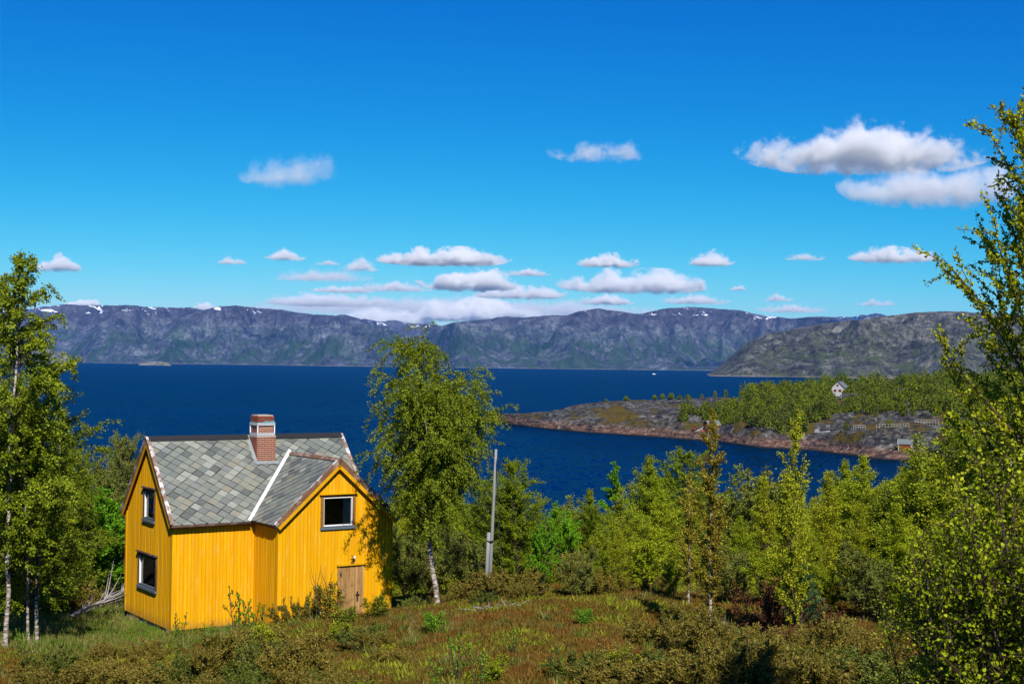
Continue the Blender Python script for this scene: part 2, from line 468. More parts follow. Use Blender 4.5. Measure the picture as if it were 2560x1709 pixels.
# ------------------------------------------------------------------ far mountains
def ridge(name, pts, d_shore, depth, material, seed, amp=1.0, ncol=420, nrow=110, ext=0, shoulder=1.5):
    """a mountain range: skyline given in viewed pixels, its foot at d_shore, its crest depth metres behind"""
    px = np.array([p[0] for p in pts]) * DS; py = np.array([p[1] for p in pts]) * DS
    cx_ = np.linspace(px[0], px[-1], ncol); t = np.linspace(-.05, 1.7, nrow)
    CXm, T = np.meshgrid(cx_, t)
    ew = min(60, .12 * (px[-1] - px[0])); edge = np.minimum(smooth(px[0], px[0] + ew, CXm) + (1 if ext & 1 else 0), smooth(-px[-1], -px[-1] + ew, -CXm) + (1 if ext & 2 else 0)).clip(0, 1)
    dsh = d_shore * (1 + .05 * fbm(CXm / 130., CXm * 0 + seed, 3, seed) * 1.0)
    D = dsh + T * depth
    crest = CAM_Z - (np.interp(CXm, px, py) - yhor(CXm)) / FPX * (dsh + depth)
    X = (CXm - 1280) / FPX * D
    s = depth / 3000.0
    sp = ridged(X / (900. * s) + .4 * fbm(X / (1500 * s), D / (1500 * s), 2, seed + 3), D / (2600. * s), 4, seed + 1)
    n = fbm(X / (420. * s), D / (420. * s), 5, seed + 5, .55)
    n3 = ridged(X / (150. * s), D / (220. * s), 3, seed + 8)
    prof = np.where(T <= 1, np.sin(np.pi / 2 * np.clip(T, 0, 1)) ** (.62 * shoulder) , 1 - .75 * smooth(1.0, 1.7, T))
    base = crest * prof
    relief = crest * amp * ((sp - .62) * 1.0 + (ridged(X / (2600. * s), D / (3600. * s), 2, seed + 12) - .6) * .8 + n * .34 + (n3 - .6) * .2) * np.clip(T * 4, 0, 1) * np.clip((1.0 - T) * 5, 0, 1) * .9
    fine = crest * amp * .05 * n * np.clip(T * 4, 0, 1)
    Z = np.maximum(base + relief, crest * .1 * T) + fine
    lim = CAM_Z + (crest - CAM_Z) * (D / (dsh + depth)) - crest * .01        # nothing before the crest rises above its sight line
    Z = np.where(T < 1, np.minimum(Z, lim), Z)
    Z = Z * edge - 3 * (1 - edge); Z = np.where(T < 0, -8, Z)
    return tag(sheet(name, X, D, Z, material), kind='structure')

ridge('mountain', [(-140, 712), (0, 706), (60, 708), (130, 699), (220, 698), (300, 700), (400, 704), (445, 708), (500, 716), (600, 740), (700, 790)], 13500, 3600, M['mount'], 3, ext=1)
ridge('mountain', [(250, 822), (330, 775), (400, 733), (450, 713), (500, 702), (540, 699), (580, 704), (620, 709), (660, 714), (700, 716), (740, 722), (790, 722), (820, 730), (850, 744), (900, 770), (960, 815)], 12800, 2200, M['mount'], 11)
ridge('mountain', [(640, 828), (700, 796), (760, 765), (800, 748), (835, 742), (880, 749), (930, 765), (980, 790), (1030, 815), (1060, 838)], 12300, 1500, M['mount'], 19, .8)
ridge('mountain', [(740, 745), (800, 736), (835, 731), (870, 738), (910, 737), (940, 741), (985, 742), (1010, 746), (1080, 750)], 19000, 2500, M['mount'], 23, ext=3)
ridge('mountain', [(930, 825), (970, 772), (1000, 750), (1040, 738), (1100, 732), (1160, 728), (1200, 731), (1250, 724), (1300, 722), (1340, 711), (1365, 708), (1390, 709), (1420, 712), (1470, 720), (1530, 706), (1560, 704), (1590, 702), (1630, 704), (1700, 712), (1760, 722), (1810, 729), (1860, 727), (1900, 729), (1960, 745), (2060, 780)], 12000, 2900, M['mount'], 29)
ridge('mountain', [(1860, 730), (1900, 727), (1950, 727), (1985, 723), (2010, 718), (2035, 724), (2070, 728), (2140, 735)], 21000, 2500, M['mount'], 37, ext=3)
ridge('hill', [(1608, 858), (1625, 848), (1660, 832), (1690, 805), (1715, 783), (1760, 765), (1800, 757), (1850, 748), (1900, 741), (1960, 733), (2020, 725), (2080, 718), (2130, 714), (2180, 714), (2260, 718), (2349, 722), (2520, 730)], 4700, 1250, M['hill'], 41, .8, ext=2, shoulder=1.0)
ridge('hill', [(40, 806), (90, 801), (115, 802), (140, 808), (160, 818), (182, 832)], 9500, 500, M['mount_low'], 47, .6, ncol=90, nrow=40, ext=1, shoulder=.9)
ridge('island', [(314, 836), (325, 832), (345, 829), (370, 829), (385, 831), (398, 837)], 8600, 130, M['mount_low'], 53, .4, ncol=70, nrow=30, shoulder=.7)

# ------------------------------------------------------------------ house materials
def mk_plank(name, col, worn, amt):
    m = NM(name); oi = m.n('ObjectInfo'); o = m.objco()
    off = m.n('VectorMath', {0: o, 1: m.n('CombineXYZ', {0: m.math('MULTIPLY', oi.outputs['Random'], 60.0)}).outputs[0]}, operation='ADD').outputs[0]
    s = m.noise(1.0, 6, off, .65, mapscale=(30, 30, 1.6)); s2 = m.noise(1.0, 5, off, .6, mapscale=(8, 8, .5)); f = m.noise(60, 4, off, .6, mapscale=(1, 1, .08))
    base = m.mix(oi.outputs['Random'], tuple(x * .86 for x in col), tuple(min(1, x * 1.06) for x in col))
    base = m.mix(m.maprange(s2, .35, .75), base, tuple(a * b for a, b in zip(col, (.86, .70, .5))))
    c = m.mix(m.math('MULTIPLY', m.maprange(s, .57, .72), amt), base, worn)
    c = m.mix(m.math('MULTIPLY', m.maprange(f, .62, .75), .35), c, tuple(x * .45 for x in col))
    low = m.math('ADD', m.n('SeparateXYZ', {0: o}).outputs[2], m.math('MULTIPLY', m.noise(7, 4, off), .5))
    c = m.mix(m.maprange(low, .55, .28, 0, .45), c, (.20, .11, .035))          # splashed soil along the foot of the wall
    return m.surf(m.pbr(c, .7, m.bump(f, .25, .004), .08))
def mk_slate():
    m = NM('roof_slate'); oi = m.n('ObjectInfo'); g = m.n('NewGeometry'); o = m.pos()
    r = m.math('FRACT', m.math('ADD', oi.outputs['Random'], g.outputs['Random Per Island']))
    c = m.ramp(r, [(0, (0.093, 0.100, 0.093)), (.10, (0.162, 0.174, 0.148)), (.3, (0.180, 0.196, 0.162)), (.46, (0.139, 0.152, 0.138)), (.6, (0.208, 0.222, 0.183)), (.72, (0.223, 0.210, 0.159)), (.84, (0.277, 0.285, 0.242)), (.95, (0.177, 0.185, 0.173)), (1, (0.262, 0.222, 0.166))], 'CONSTANT')
    n = m.noise(9, 6, o, .65); n2 = m.noise(55, 4, o, .7)
    c = m.mix(m.maprange(n, .35, .75, 0, .5), c, m.mix(.6, c, (.12, .13, .115), 'MIX'))
    c = m.mix(m.maprange(n2, .55, .8, 0, .35), c, (.36, .37, .33))
    return m.surf(m.pbr(c, .55, m.bump(n2, .35, .006), .4))
def mk_brick():
    m = NM('chimney_brick'); oi = m.n('ObjectInfo'); n = m.noise(40, 5, m.objco(), .7)
    c = m.ramp(oi.outputs['Random'], [(0, (.20, .055, .03)), (.4, (.27, .075, .04)), (.7, (.23, .06, .035)), (1, (.32, .10, .05))])
    c = m.mix(m.maprange(n, .5, .8, 0, .45), c, (.10, .04, .03))
    return m.surf(m.pbr(c, .9, m.bump(n, .4, .004), .2))
def mk_wood(name, lo, hi, paint=None, amt=.0, axis=2):
    m = NM(name); o = m.objco(); sc = [14, 14, 14]; sc[axis] = .9
    n = m.noise(1, 6, o, .7, .3, mapscale=tuple(sc)); k = m.noise(3.0, 5, o, .7)
    c = m.ramp(n, [(.3, lo), (.7, hi)])
    if paint: c = m.mix(m.math('MULTIPLY', m.maprange(k, .5, .62), amt), c, paint)
    return m.surf(m.pbr(c, .8, m.bump(n, .4, .006), .25))
def mk_glass():
    m = NM('window_glass'); n = m.noise(1.2, 2, m.objco())
    fr = m.n('Fresnel', {'IOR': 1.5}).outputs[0]
    gl = m.n('BsdfGlossy', {'Roughness': .02, 'Normal': m.bump(n, .06, .02)}); tr = m.n('BsdfTransparent', {'Color': (.82, .86, .85)})
    return m.surf(m.n('MixShader', {0: m.math('ADD', fr, .03), 1: tr, 2: gl}))
M['plank'] = mk_plank('yellow_plank', (.76, .39, .003), (.78, .56, .22), .5)
M['yellow'] = mk_plank('yellow_trim', (.68, .35, .004), (.6, .4, .2), .4)
M['backing'] = m_plain('wall_backing', (.40, .17, .004), .9)
M['slate'] = mk_slate(); M['brick'] = mk_brick()
M['mortar'] = m_plain('mortar', (.50, .41, .33), .95, .2, 20)
M['sheathing'] = m_plain('roof_underlay', (.05, .048, .045), .95)
M['brown'] = mk_wood('brown_board', (.10, .045, .022), (.22, .11, .06), (.55, .5, .46), .35, 0)
M['flaky'] = mk_wood('flaking_board', (.14, .075, .05), (.30, .20, .15), (.72, .70, .68), .9, 1)
M['fascia'] = mk_wood('dark_fascia', (.045, .022, .014), (.10, .055, .035), (.3, .22, .18), .3, 0)
M['black'] = m_plain('black_felt', (.016, .015, .015), .5, .3, 5, .5)
M['white'] = mk_wood('white_paint', (.75, .75, .74), (.84, .84, .83), (.6, .56, .5), .2)
M['sill'] = m_plain('blue_grey_paint', (.10, .125, .155), .6, .3, 12)
M['grey_board'] = mk_wood('grey_board', (.30, .31, .33), (.46, .47, .49), (.6, .6, .6), .3, 0)
M['trim_wood'] = mk_wood('bare_trim', (.10, .04, .012), (.34, .17, .05), (.05, .03, .02), .5)
M['door_wood'] = mk_wood('bare_door_wood', (.18, .085, .025), (.52, .30, .11), (.10, .06, .035), .45)
M['concrete'] = m_plain('concrete', (.34, .33, .31), .95, .25, 5, .2, .3)
M['glass'] = mk_glass()
M['curtain'] = m_plain('curtain', (.55, .60, .66), .9, .1, 3)
M['dark_metal'] = m_plain('dark_metal', (.04, .035, .03), .4, .2, 10, .5)
M['bulb'] = m_plain('milk_glass', (.7, .7, .68), .2, .05, 10, .5)
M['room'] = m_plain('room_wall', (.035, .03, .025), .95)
M['tarp'] = m_plain('blue_tarp', (.08, .38, .48), .6)
M['zinc'] = m_plain('lead_flashing', (.22, .24, .24), .6, .3, 8)

# ------------------------------------------------------------------ the yellow house
house = thing('yellow_house', HOUSE, 'yellow board house with grey slate roof and brick chimney', 'house', rz=YAW)
ZR = EAVE + SLOPE * HW / 2
WCX = (WX0 + WX1) / 2
WZ = EAVE + WSLOPE * (WX1 - WX0) / 2
VTY = (WZ - EAVE) / SLOPE

def wall(O, U, width, top, holes, name='wall', pw=0.118):
    """boarded wall: O lower-left corner seen from outside, U unit vector along it, top(u) its height"""
    O = Vector(O); U = Vector(U); N = U.cross(Vector((0, 0, 1)))
    P = lambda u, z, n: O + U * u + Vector((0, 0, z)) + N * n
    brk = sorted({0.0, width} | {h[i] for h in holes for i in (0, 1)} | ({width / 2} if abs(top(width / 2) - top(0)) > .01 else set()))
    mb = MB()
    for a, b in zip(brk, brk[1:]):
        hs = sorted([h for h in holes if h[0] <= a + 1e-6 and h[1] >= b - 1e-6], key=lambda h: h[2])
        z0 = 0.0
        for h in hs + [None]:
            za, zb = (h[2], h[2]) if h else (top(a + 1e-5) , top(b - 1e-5))
            if za > z0 or zb > z0:
                mb.prism([P(a, z0, -.12), P(b, z0, -.12), P(b, zb, -.12), P(a, za, -.12)], N * .12)
            if h: z0 = h[3]
    w = mb.build(name, M['backing'], house)
    n = max(1, round(width / pw)); dw = width / n
    for i in range(n):
        a, b = i * dw, (i + 1) * dw; mid = (a + b) / 2
        hs = sorted([h for h in holes if h[0] < mid < h[1]], key=lambda h: h[2])
        z0 = -.015
        for h in hs + [None]:
            ta, tb = (h[2], h[2]) if h else (top(a), top(b))
            if min(ta, tb) > z0 + .01:
                g = .002; t = .02 + random.Random(i * 7 + int(width * 100)).uniform(-.003, .003)
                A = [P(a + g, z0, .001), P(a + g + .009, z0, t), P(b - g - .009, z0, t), P(b - g, z0, .001)]
                B = [P(a + g, ta, .001), P(a + g + .009, ta, t), P(b - g - .009, tb, t), P(b - g, tb, .001)]
                MB().add(A + B, [(0, 1, 5, 4), (1, 2, 6, 5), (2, 3, 7, 6), (4, 5, 6, 7), (3, 2, 1, 0)]).build('plank', M['plank'], w)
            if h: z0 = h[3]
    return w, P

def gable_top(width, slope): return lambda u: EAVE - .05 + slope * min(u, width - u)
flat_top = lambda u: EAVE - .05
# wall seen from outside runs left to right: u axis so that U x Z points outwards
g_holes = [(1.55, 2.57, 3.12, 4.13), (1.30, 2.98, .98, 2.06)]          # given along y
gw, gP = wall((0, HW, 0), (0, -1, 0), HW, gable_top(HW, SLOPE), [(HW - 2.57, HW - 1.55, 3.12, 4.13), (HW - 2.98, HW - 1.30, .98, 2.06)], 'gable_wall')
fw, fP = wall((0, 0, 0), (1, 0, 0), WX0, flat_top, [], 'front_wall')
sw, sP = wall((WX0, 0, 0), (0, -1, 0), WP, flat_top, [], 'wing_side_wall')
ww, wP = wall((WX0, -WP, 0), (1, 0, 0), WX1 - WX0, gable_top(WX1 - WX0, WSLOPE), [(4.10 - WX0, 5.22 - WX0, 3.06, 4.06), (4.74 - WX0, 5.52 - WX0, -.02, 1.80)], 'wing_gable_wall')
rw, rP = wall((WX1, -WP, 0), (0, 1, 0), WP, flat_top, [], 'wing_side_wall')
r2, r2P = wall((HL, 0, 0), (0, 1, 0), HW, gable_top(HW, SLOPE), [], 'gable_wall')
bw, bP = wall((HL, HW, 0), (-1, 0, 0), HL, flat_top, [], 'back_wall')
# corner boards
for (x, y) in ((0, 0), (0, HW), (WX0, -WP), (WX1, -WP)):
    sx_ = -1 if x in (0, WX0) else 1; sy_ = 1 if y == HW else -1
    mb = MB()
    mb.box((min(x, x + sx_ * .034), min(y - sy_ * .10, y + sy_ * .034), -.02), (max(x, x + sx_ * .034), max(y - sy_ * .10, y + sy_ * .034), EAVE - .1))
    mb.build('corner_board', M['plank'], house)
MB().box((-.06 + .1, .1, -.75), (HL - .05, HW - .03, -.02)).add([], []).build('foundation', M['concrete'], house)
MB().box((WX0 + .06, -WP + .06, -.75), (WX1 - .06, .09, -.021)).build('foundation', M['concrete'], house)
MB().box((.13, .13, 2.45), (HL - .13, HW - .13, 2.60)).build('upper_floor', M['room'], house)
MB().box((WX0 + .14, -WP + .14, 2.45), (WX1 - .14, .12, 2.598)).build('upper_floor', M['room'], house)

def window(P, u0, u1, z0, z1, parent, style, curtain):
    """frame outside, white casing, sill, one pane, curtain behind; u0..u1 x z0..z1 is the opening"""
    tw = .085 if style == 'gable' else .10
    mw, mt, ms = (M['fascia'], M['fascia'], M['sill']) if style == 'gable' else (M['trim_wood'], M['yellow'], M['sill'])
    def bx(name, a, b, c, d, n0, n1, mat_, par):
        mb = MB(); q = [P(a, c, n0), P(b, c, n0), P(b, d, n0), P(a, d, n0)]
        mb.prism(q, P(0, 0, n1) - P(0, 0, n0)); return mb.build(name, mat_, par)
    w = bx('window', u0 - tw, u0, z0 - .02, z1 + .02, .0, .055, mw, parent)
    bx('frame', u1, u1 + tw, z0 - .02, z1 + .02, .0, .055, mw, w)
    bx('frame', u0 - tw, u1 + tw, z1 + .022, z1 + .09, .0, .052, mw, w)
    bx('drip_board', u0 - tw - .05, u1 + tw + .05, z1 + .092, z1 + .125, .0, .12, mt, w)
    bx('sill', u0 - tw - .01, u1 + tw + .01, z0 - .10, z0 - .022, .0, .085, ms, w)
    cw = .024 if style != 'gable' else .026
    bx('casing', u0 + .002, u0 + cw, z0, z1, -.07, .03, M['white'], w)
    bx('casing', u1 - cw, u1 - .002, z0, z1, -.07, .03, M['white'] if style != 'gable' else M['fascia'], w)
    bx('casing', u0 + cw, u1 - cw, z1 - cw, z1, -.07, .03, M['white'] if style != 'gable' else M['fascia'], w)
    bx('casing', u0 + cw, u1 - cw, z0, z0 + cw * 1.5, -.07, .03, M['white'] if style != 'gable' else M['sill'], w)
    bx('pane', u0 + cw, u1 - cw, z0 + cw * 1.5, z1 - cw, -.035, -.030, M['glass'], w)
    ca, cb, low = curtain
    mb = MB(); n = 10; pts = []
    ua = u0 + (u1 - u0) * ca; ub = u0 + (u1 - u0) * cb
    for i in range(n + 1):
        u = ua + (ub - ua) * i / n; pts.append((u, -.13 + .018 * (-1) ** i))
    for (a, na), (b, nb) in zip(pts, pts[1:]):
        mb.add([P(a, z0 + low, na), P(b, z0 + low, nb), P(b, z1, nb), P(a, z1, na)], [(0, 1, 2, 3)])
    mb.build('curtain', M['curtain'], w)
    return w
tag(window(gP, HW - 2.50, HW - 1.62, 3.18, 4.06, gw, 'gable', (.02, .26, 0)))
tag(window(gP, HW - 2.90, HW - 1.38, 1.03, 1.98, gw, 'gable', (.02, .24, 0)))
window(wP, 4.16 - WX0, 5.16 - WX0, 3.11, 4.0, ww, 'wing', (.74, .97, 0))
# a stud partition keeps the rooms dark behind the panes
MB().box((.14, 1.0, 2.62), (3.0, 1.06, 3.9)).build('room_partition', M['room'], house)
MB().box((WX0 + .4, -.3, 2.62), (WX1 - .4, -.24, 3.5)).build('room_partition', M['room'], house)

# door
d0, d1 = 4.78 - WX0, 5.48 - WX0
def wbx(name, a, b, c, d, n0, n1, mat_, par):
    mb = MB(); mb.prism([wP(a, c, n0), wP(b, c, n0), wP(b, d, n0), wP(a, d, n0)], wP(0, 0, n1) - wP(0, 0, n0)); return mb.build(name, mat_, par)
dr = wbx('door', d0 - .09, d1 + .09, -.02, 1.84, -.02, .004, M['door_wood'], ww)
nb = 7
for i in range(nb):
    a = d0 - .02 + (d1 - d0 + .04) * i / nb; b = d0 - .02 + (d1 - d0 + .04) * (i + 1) / nb
    wbx('door_board', a + .004, b - .004, 0.0, 1.80, .005, .028 + .004 * (i % 2), M['door_wood'], dr)
wbx('door_frame', d0 - .10, d0 - .022, -.02, 1.85, .006, .05, M['door_wood'], dr)
wbx('door_frame', d1 + .022, d1 + .10, -.02, 1.85, .006, .05, M['door_wood'], dr)
wbx('drip_board', d0 - .14, d1 + .14, 1.852, 1.90, .0, .10, M['yellow'], dr)
for z in (1.52, 1.0): wbx('hinge', d0 - .03, d0 + .03, z, z + .12, .034, .05, M['dark_metal'], dr)
wbx('lock_plate', d1 - .14, d1 - .08, .72, 1.02, .034, .05, M['dark_metal'], dr)
wbx('handle', d1 - .17, d1 - .06, .92, .945, .05, .09, M['dark_metal'], dr)
lp = MB(); base = wP(d0 + .40, 1.97, .03)
lp.tube([base, base + Vector((0, -.06, .12)), base + Vector((-.05, -.12, .19)), base + Vector((-.1, -.13, .2))], .013, 6)
lp.tube([base + Vector((0, .02, -.05)), base + Vector((0, -.03, -.05))], .05, 8)
lamp = lp.build('wall_lamp', M['dark_metal'], ww, True)
bl = MB(); c0 = base + Vector((.03, -.10, .13))
bl.tube([c0 + Vector((0, 0, .05)), c0 + Vector((0, 0, .03)), c0, c0 + Vector((0, 0, -.03)), c0 + Vector((0, 0, -.05))], [.012, .035, .045, .035, .012], 8)
bl.build('lamp_globe', M['bulb'], lamp, True)

# roof: slabs, then slates
def clip(poly, a, b, c):
    """keep the part of a 2-D polygon where a*u + b*v >= c"""
    out = []
    for i, p in enumerate(poly):
        q = poly[(i + 1) % len(poly)]; dp = a * p[0] + b * p[1] - c; dq = a * q[0] + b * q[1] - c
        if dp >= 0: out.append(p)
        if (dp > 0 > dq) or (dp < 0 < dq):
            t = dp / (dp - dq); out.append((p[0] + (q[0] - p[0]) * t, p[1] + (q[1] - p[1]) * t))
    return out
cosm = 1 / math.hypot(1, SLOPE); cosw = 1 / math.hypot(1, WSLOPE)
VR = (HW / 2 + OE) / cosm                       # main slope length
VW = ((WX1 - WX0) / 2 + OE) / cosw
def main_f(u, v, n=0.0): return Vector((u, -OE + v * cosm - n * SLOPE * cosm, EAVE - SLOPE * OE + v * SLOPE * cosm + n * cosm))
def main_b(u, v, n=0.0): return Vector((u, HW + OE - v * cosm + n * SLOPE * cosm, EAVE - SLOPE * OE + v * SLOPE * cosm + n * cosm))
def wing_l(u, v, n=0.0): return Vector((WX0 - OE + v * cosw - n * WSLOPE * cosw, -WP - WOG + u, EAVE - WSLOPE * OE + v * WSLOPE * cosw + n * cosw))
def wing_r(u, v, n=0.0): return Vector((WX1 + OE - v * cosw + n * WSLOPE * cosw, -WP - WOG + u, EAVE - WSLOPE * OE + v * WSLOPE * cosw + n * cosw))
vT = (VTY + OE) / cosm
uE = WP + WOG - OE; uR = WP + WOG + VTY          # wing eave and ridge lengths
valley = lambda poly: clip(poly, -vT, (WCX - (WX0 - OE)), -vT * (WX0 - OE))      # left of the left valley
main_left = [(-OG, 0), (WX0 - OE, 0), (WCX, vT), (WCX, VR), (-OG, VR)]
main_right = [(WCX, vT), (HL + OG, max(0, vT * (1 - (HL + OG - WCX) / (WX1 + OE - WCX)))), (HL + OG, VR), (WCX, VR)]
roof = MB()
for fn, poly in ((main_f, main_left), (main_f, main_right), (main_b, [(-OG, 0), (HL + OG, 0), (HL + OG, VR), (-OG, VR)]),
                 (wing_l, [(0, 0), (uE, 0), (uR, VW), (0, VW)]), (wing_r, [(0, 0), (uE, 0), (uR, VW), (0, VW)])):
    roof.prism([fn(u, v, -.075) for u, v in poly], fn(0, 0, 0) - fn(0, 0, -.075))
roof = roof.build('roof', M['sheathing'], house)

slates = []                                      # (distance, builder)
SW_, SV_ = 0.40, 0.32                          # slate diagonals across and up the slope
rs = random.Random(4)
def lay(fn, urange, vmax, clipper):
    nv = int(vmax / (SV_ / 2)) + 2
    for j in range(-1, nv):
        for i in range(int(urange[0] / SW_) - 2, int(urange[1] / SW_) + 2):
            cu = (i + .5 * (j % 2)) * SW_ + rs.uniform(-.012, .012); cv = j * SV_ / 2 + rs.uniform(-.008, .008)
            hu, hv = SW_ * .5 - .006, SV_ * .5 - .006
            a0 = rs.uniform(-.03, .03)
            poly = [(cu + x * math.cos(a0) - y * math.sin(a0), cv + x * math.sin(a0) + y * math.cos(a0)) for x, y in ((0, -hv), (hu, 0), (0, hv), (-hu, 0))]
            poly = clipper(poly)
            if len(poly) < 3: continue
            ar = abs(sum(p[0] * q[1] - p[1] * q[0] for p, q in zip(poly, poly[1:] + poly[:1]))) / 2
            if ar < .004: continue
            slates.append((fn, poly, cv, rs.uniform(0, .006), ar))
def rect(poly, u0, u1, v0, v1):
    for a, b, c in ((1, 0, u0), (-1, 0, -u1), (0, 1, v0), (0, -1, -v1)):
        if poly: poly = clip(poly, a, b, c)
    return poly
def c_main(poly):
    poly = rect(poly, -OG + .02, HL + OG - .02, -.03, VR)
    if not poly: return poly
    mu = sum(p[0] for p in poly) / len(poly)
    if mu < WCX: poly = clip(poly, -vT, (WCX - (WX0 - OE)), -vT * (WX0 - OE) - .0)
    else: poly = clip(poly, vT, (WX1 + OE - WCX), vT * (WX1 + OE))
    return poly
def c_wing(poly):
    poly = rect(poly, -.0 + .02, 9, -.03, VW)
    if poly: poly = clip(poly, -VW, (uR - uE), -VW * uE)
    return poly
lay(main_f, (-OG, HL + OG), VR, c_main); n_main = len(slates)
lay(wing_l, (0, uR), VW, c_wing)
front = sorted(range(len(slates)), key=lambda i: -(slates[i][4] * (1.0 if slates[i][0] is main_f else .6)))
keep = set(front[:300]); rest = MB()
for i, (fn, poly, cv, lift, ar) in enumerate(slates):
    pts = [fn(u, v, .008 + lift + .030 * max(0, (cv + SV_ * .6 - v)) / (SV_ * 1.2)) for u, v in poly]
    off = fn(0, 0, .011) - fn(0, 0, 0)
    if i in keep: MB().prism(pts, off).build('slate', M['slate'], roof)
    else: rest.prism(pts, off)
lay_n = len(slates)
slates.clear(); lay(wing_r, (0, uR), VW, c_wing); lay(main_b, (-OG, HL + OG), VR, lambda p: rect(p, -OG + .02, HL + OG - .02, -.03, VR))
for (fn, poly, cv, lift, ar) in slates:
    rest.prism([fn(u, v, .008 + lift + .030 * max(0, (cv + SV_ * .6 - v)) / (SV_ * 1.2)) for u, v in poly], fn(0, 0, .011) - fn(0, 0, 0))
tag(rest.build('slate', M['slate'], roof), kind='stuff')

def edge_board(fn, ua, va, ub, vb, n0, n1, wd, mat_, name, par=roof, axis='u', sgn=1):
    """board along a roof edge: from (ua,va) to (ub,vb) on a slope, between heights n0 and n1, wd thick outwards"""
    mb = MB()
    if axis == 'u': q = [fn(ua, va, n0), fn(ub, vb, n0), fn(ub, vb, n1), fn(ua, va, n1)]; off = fn(sgn * wd, 0, 0) - fn(0, 0, 0)
    else: q = [fn(ua, va, n0), fn(ub, vb, n0), fn(ub, vb, n1), fn(ua, va, n1)]; off = fn(0, sgn * wd, 0) - fn(0, 0, 0)
    mb.prism(q, off); return mb.build(name, mat_, par)
for fn, f2 in ((main_f, 0), (main_b, 1)):
    edge_board(fn, -OG, 0, -OG, VR, -.10, .035, .03, M['brown'], 'barge_board', sgn=-1)
    edge_board(fn, -OG + .004, .012, -OG + .004, VR - .02, -.19, -.101, .028, M['yellow'], 'barge_board', sgn=-1)
    edge_board(fn, -OG - .045, 0, -OG - .045, VR, .036, .06, .12, M['flaky'], 'barge_cap')
    edge_board(fn, HL + OG, 0, HL + OG, VR, -.10, .035, .03, M['brown'], 'barge_board')
    edge_board(fn, HL + OG - .08, 0, HL + OG - .08, VR, .036, .06, .12, M['flaky'], 'barge_cap')
for fn, fl in ((wing_l, 1), (wing_r, 0)):
    edge_board(fn, 0, 0, 0, VW, -.09, .045, .03, M['brown'], 'barge_board', sgn=-1)
    edge_board(fn, .004, .014, .004, VW - .04, -.20, -.091, .028, M['yellow'], 'barge_board', sgn=-1)
    edge_board(fn, -.04, 0, -.04, VW, .046, .066, .09, M['flaky'] if fl else M['brown'], 'barge_cap')
edge_board(main_f, -OG, 0, WX0 - OE - .02, 0, -.13, -.012, .03, M['fascia'], 'fascia', axis='v', sgn=-1)
edge_board(main_b, -OG, 0, HL + OG, 0, -.13, -.012, .03, M['fascia'], 'fascia', axis='v', sgn=-1)
edge_board(wing_l, 0.03, 0, uE, 0, -.13, -.012, .03, M['fascia'], 'fascia', axis='v', sgn=-1)
edge_board(wing_r, 0.03, 0, uE, 0, -.13, -.012, .03, M['fascia'], 'fascia', axis='v', sgn=-1)
# gutter along the main eave
gm = MB(); gy_, gz_ = -OE - .05, EAVE - SLOPE * OE - .045
gm.tube([(-OG - .02, gy_, gz_), (WX0 - OE - .06, gy_, gz_)], .042, 8); gm.build('gutter', M['fascia'], roof, True)
# ridges
for sgn, fn in ((1, main_f), (-1, main_b)):
    edge_board(fn, -OG + .03, VR - .19, HL + OG - .04, VR - .19, .052, .075, .195, M['black'], 'ridge_cap', axis='v')
for fn in (wing_l, wing_r):
    edge_board(fn, .04, VW - .11, uR - .05, VW - .11, .05, .075, .115, M['brown'], 'ridge_board', axis='v')
# painted valley flashing
vb = MB(); a = Vector((WX0 - OE, -OE, EAVE - SLOPE * OE)); b = Vector((WCX, VTY, WZ)); d = (b - a)
nm = main_f(0, 0, 1) - main_f(0, 0, 0); nw = wing_l(0, 0, 1) - wing_l(0, 0, 0); na = (nm + nw).normalized()
s_m = d.cross(nm).normalized(); s_w = d.cross(nw).normalized()
if s_m.x > 0: s_m = -s_m
if s_w.dot(s_m) > 0: s_w = -s_w
a2 = a - d * .02; b2 = b + d * .02
for sd, nn, wd in ((s_m, nm, .13), (s_w, nw, .035)):
    vb.prism([a2 + na * .062, b2 + na * .062, b2 + sd * wd + nn * .062, a2 + sd * wd + nn * .062], nn * .012)
vb.build('valley_flashing', M['white'], roof)
vb = MB(); a = Vector((WX1 + OE, -OE, EAVE - SLOPE * OE)); d = b - a; nw2 = wing_r(0, 0, 1) - wing_r(0, 0, 0); na2 = (nm + nw2).normalized()
s_m2 = d.cross(nm).normalized(); s_m2 = s_m2 if s_m2.x > 0 else -s_m2
vb.prism([a + na2 * .062, b + na2 * .062, b + s_m2 * .12 + nm * .062, a + s_m2 * .12 + nm * .062], nm * .012)
vb.build('valley_flashing', M['zinc'], roof)

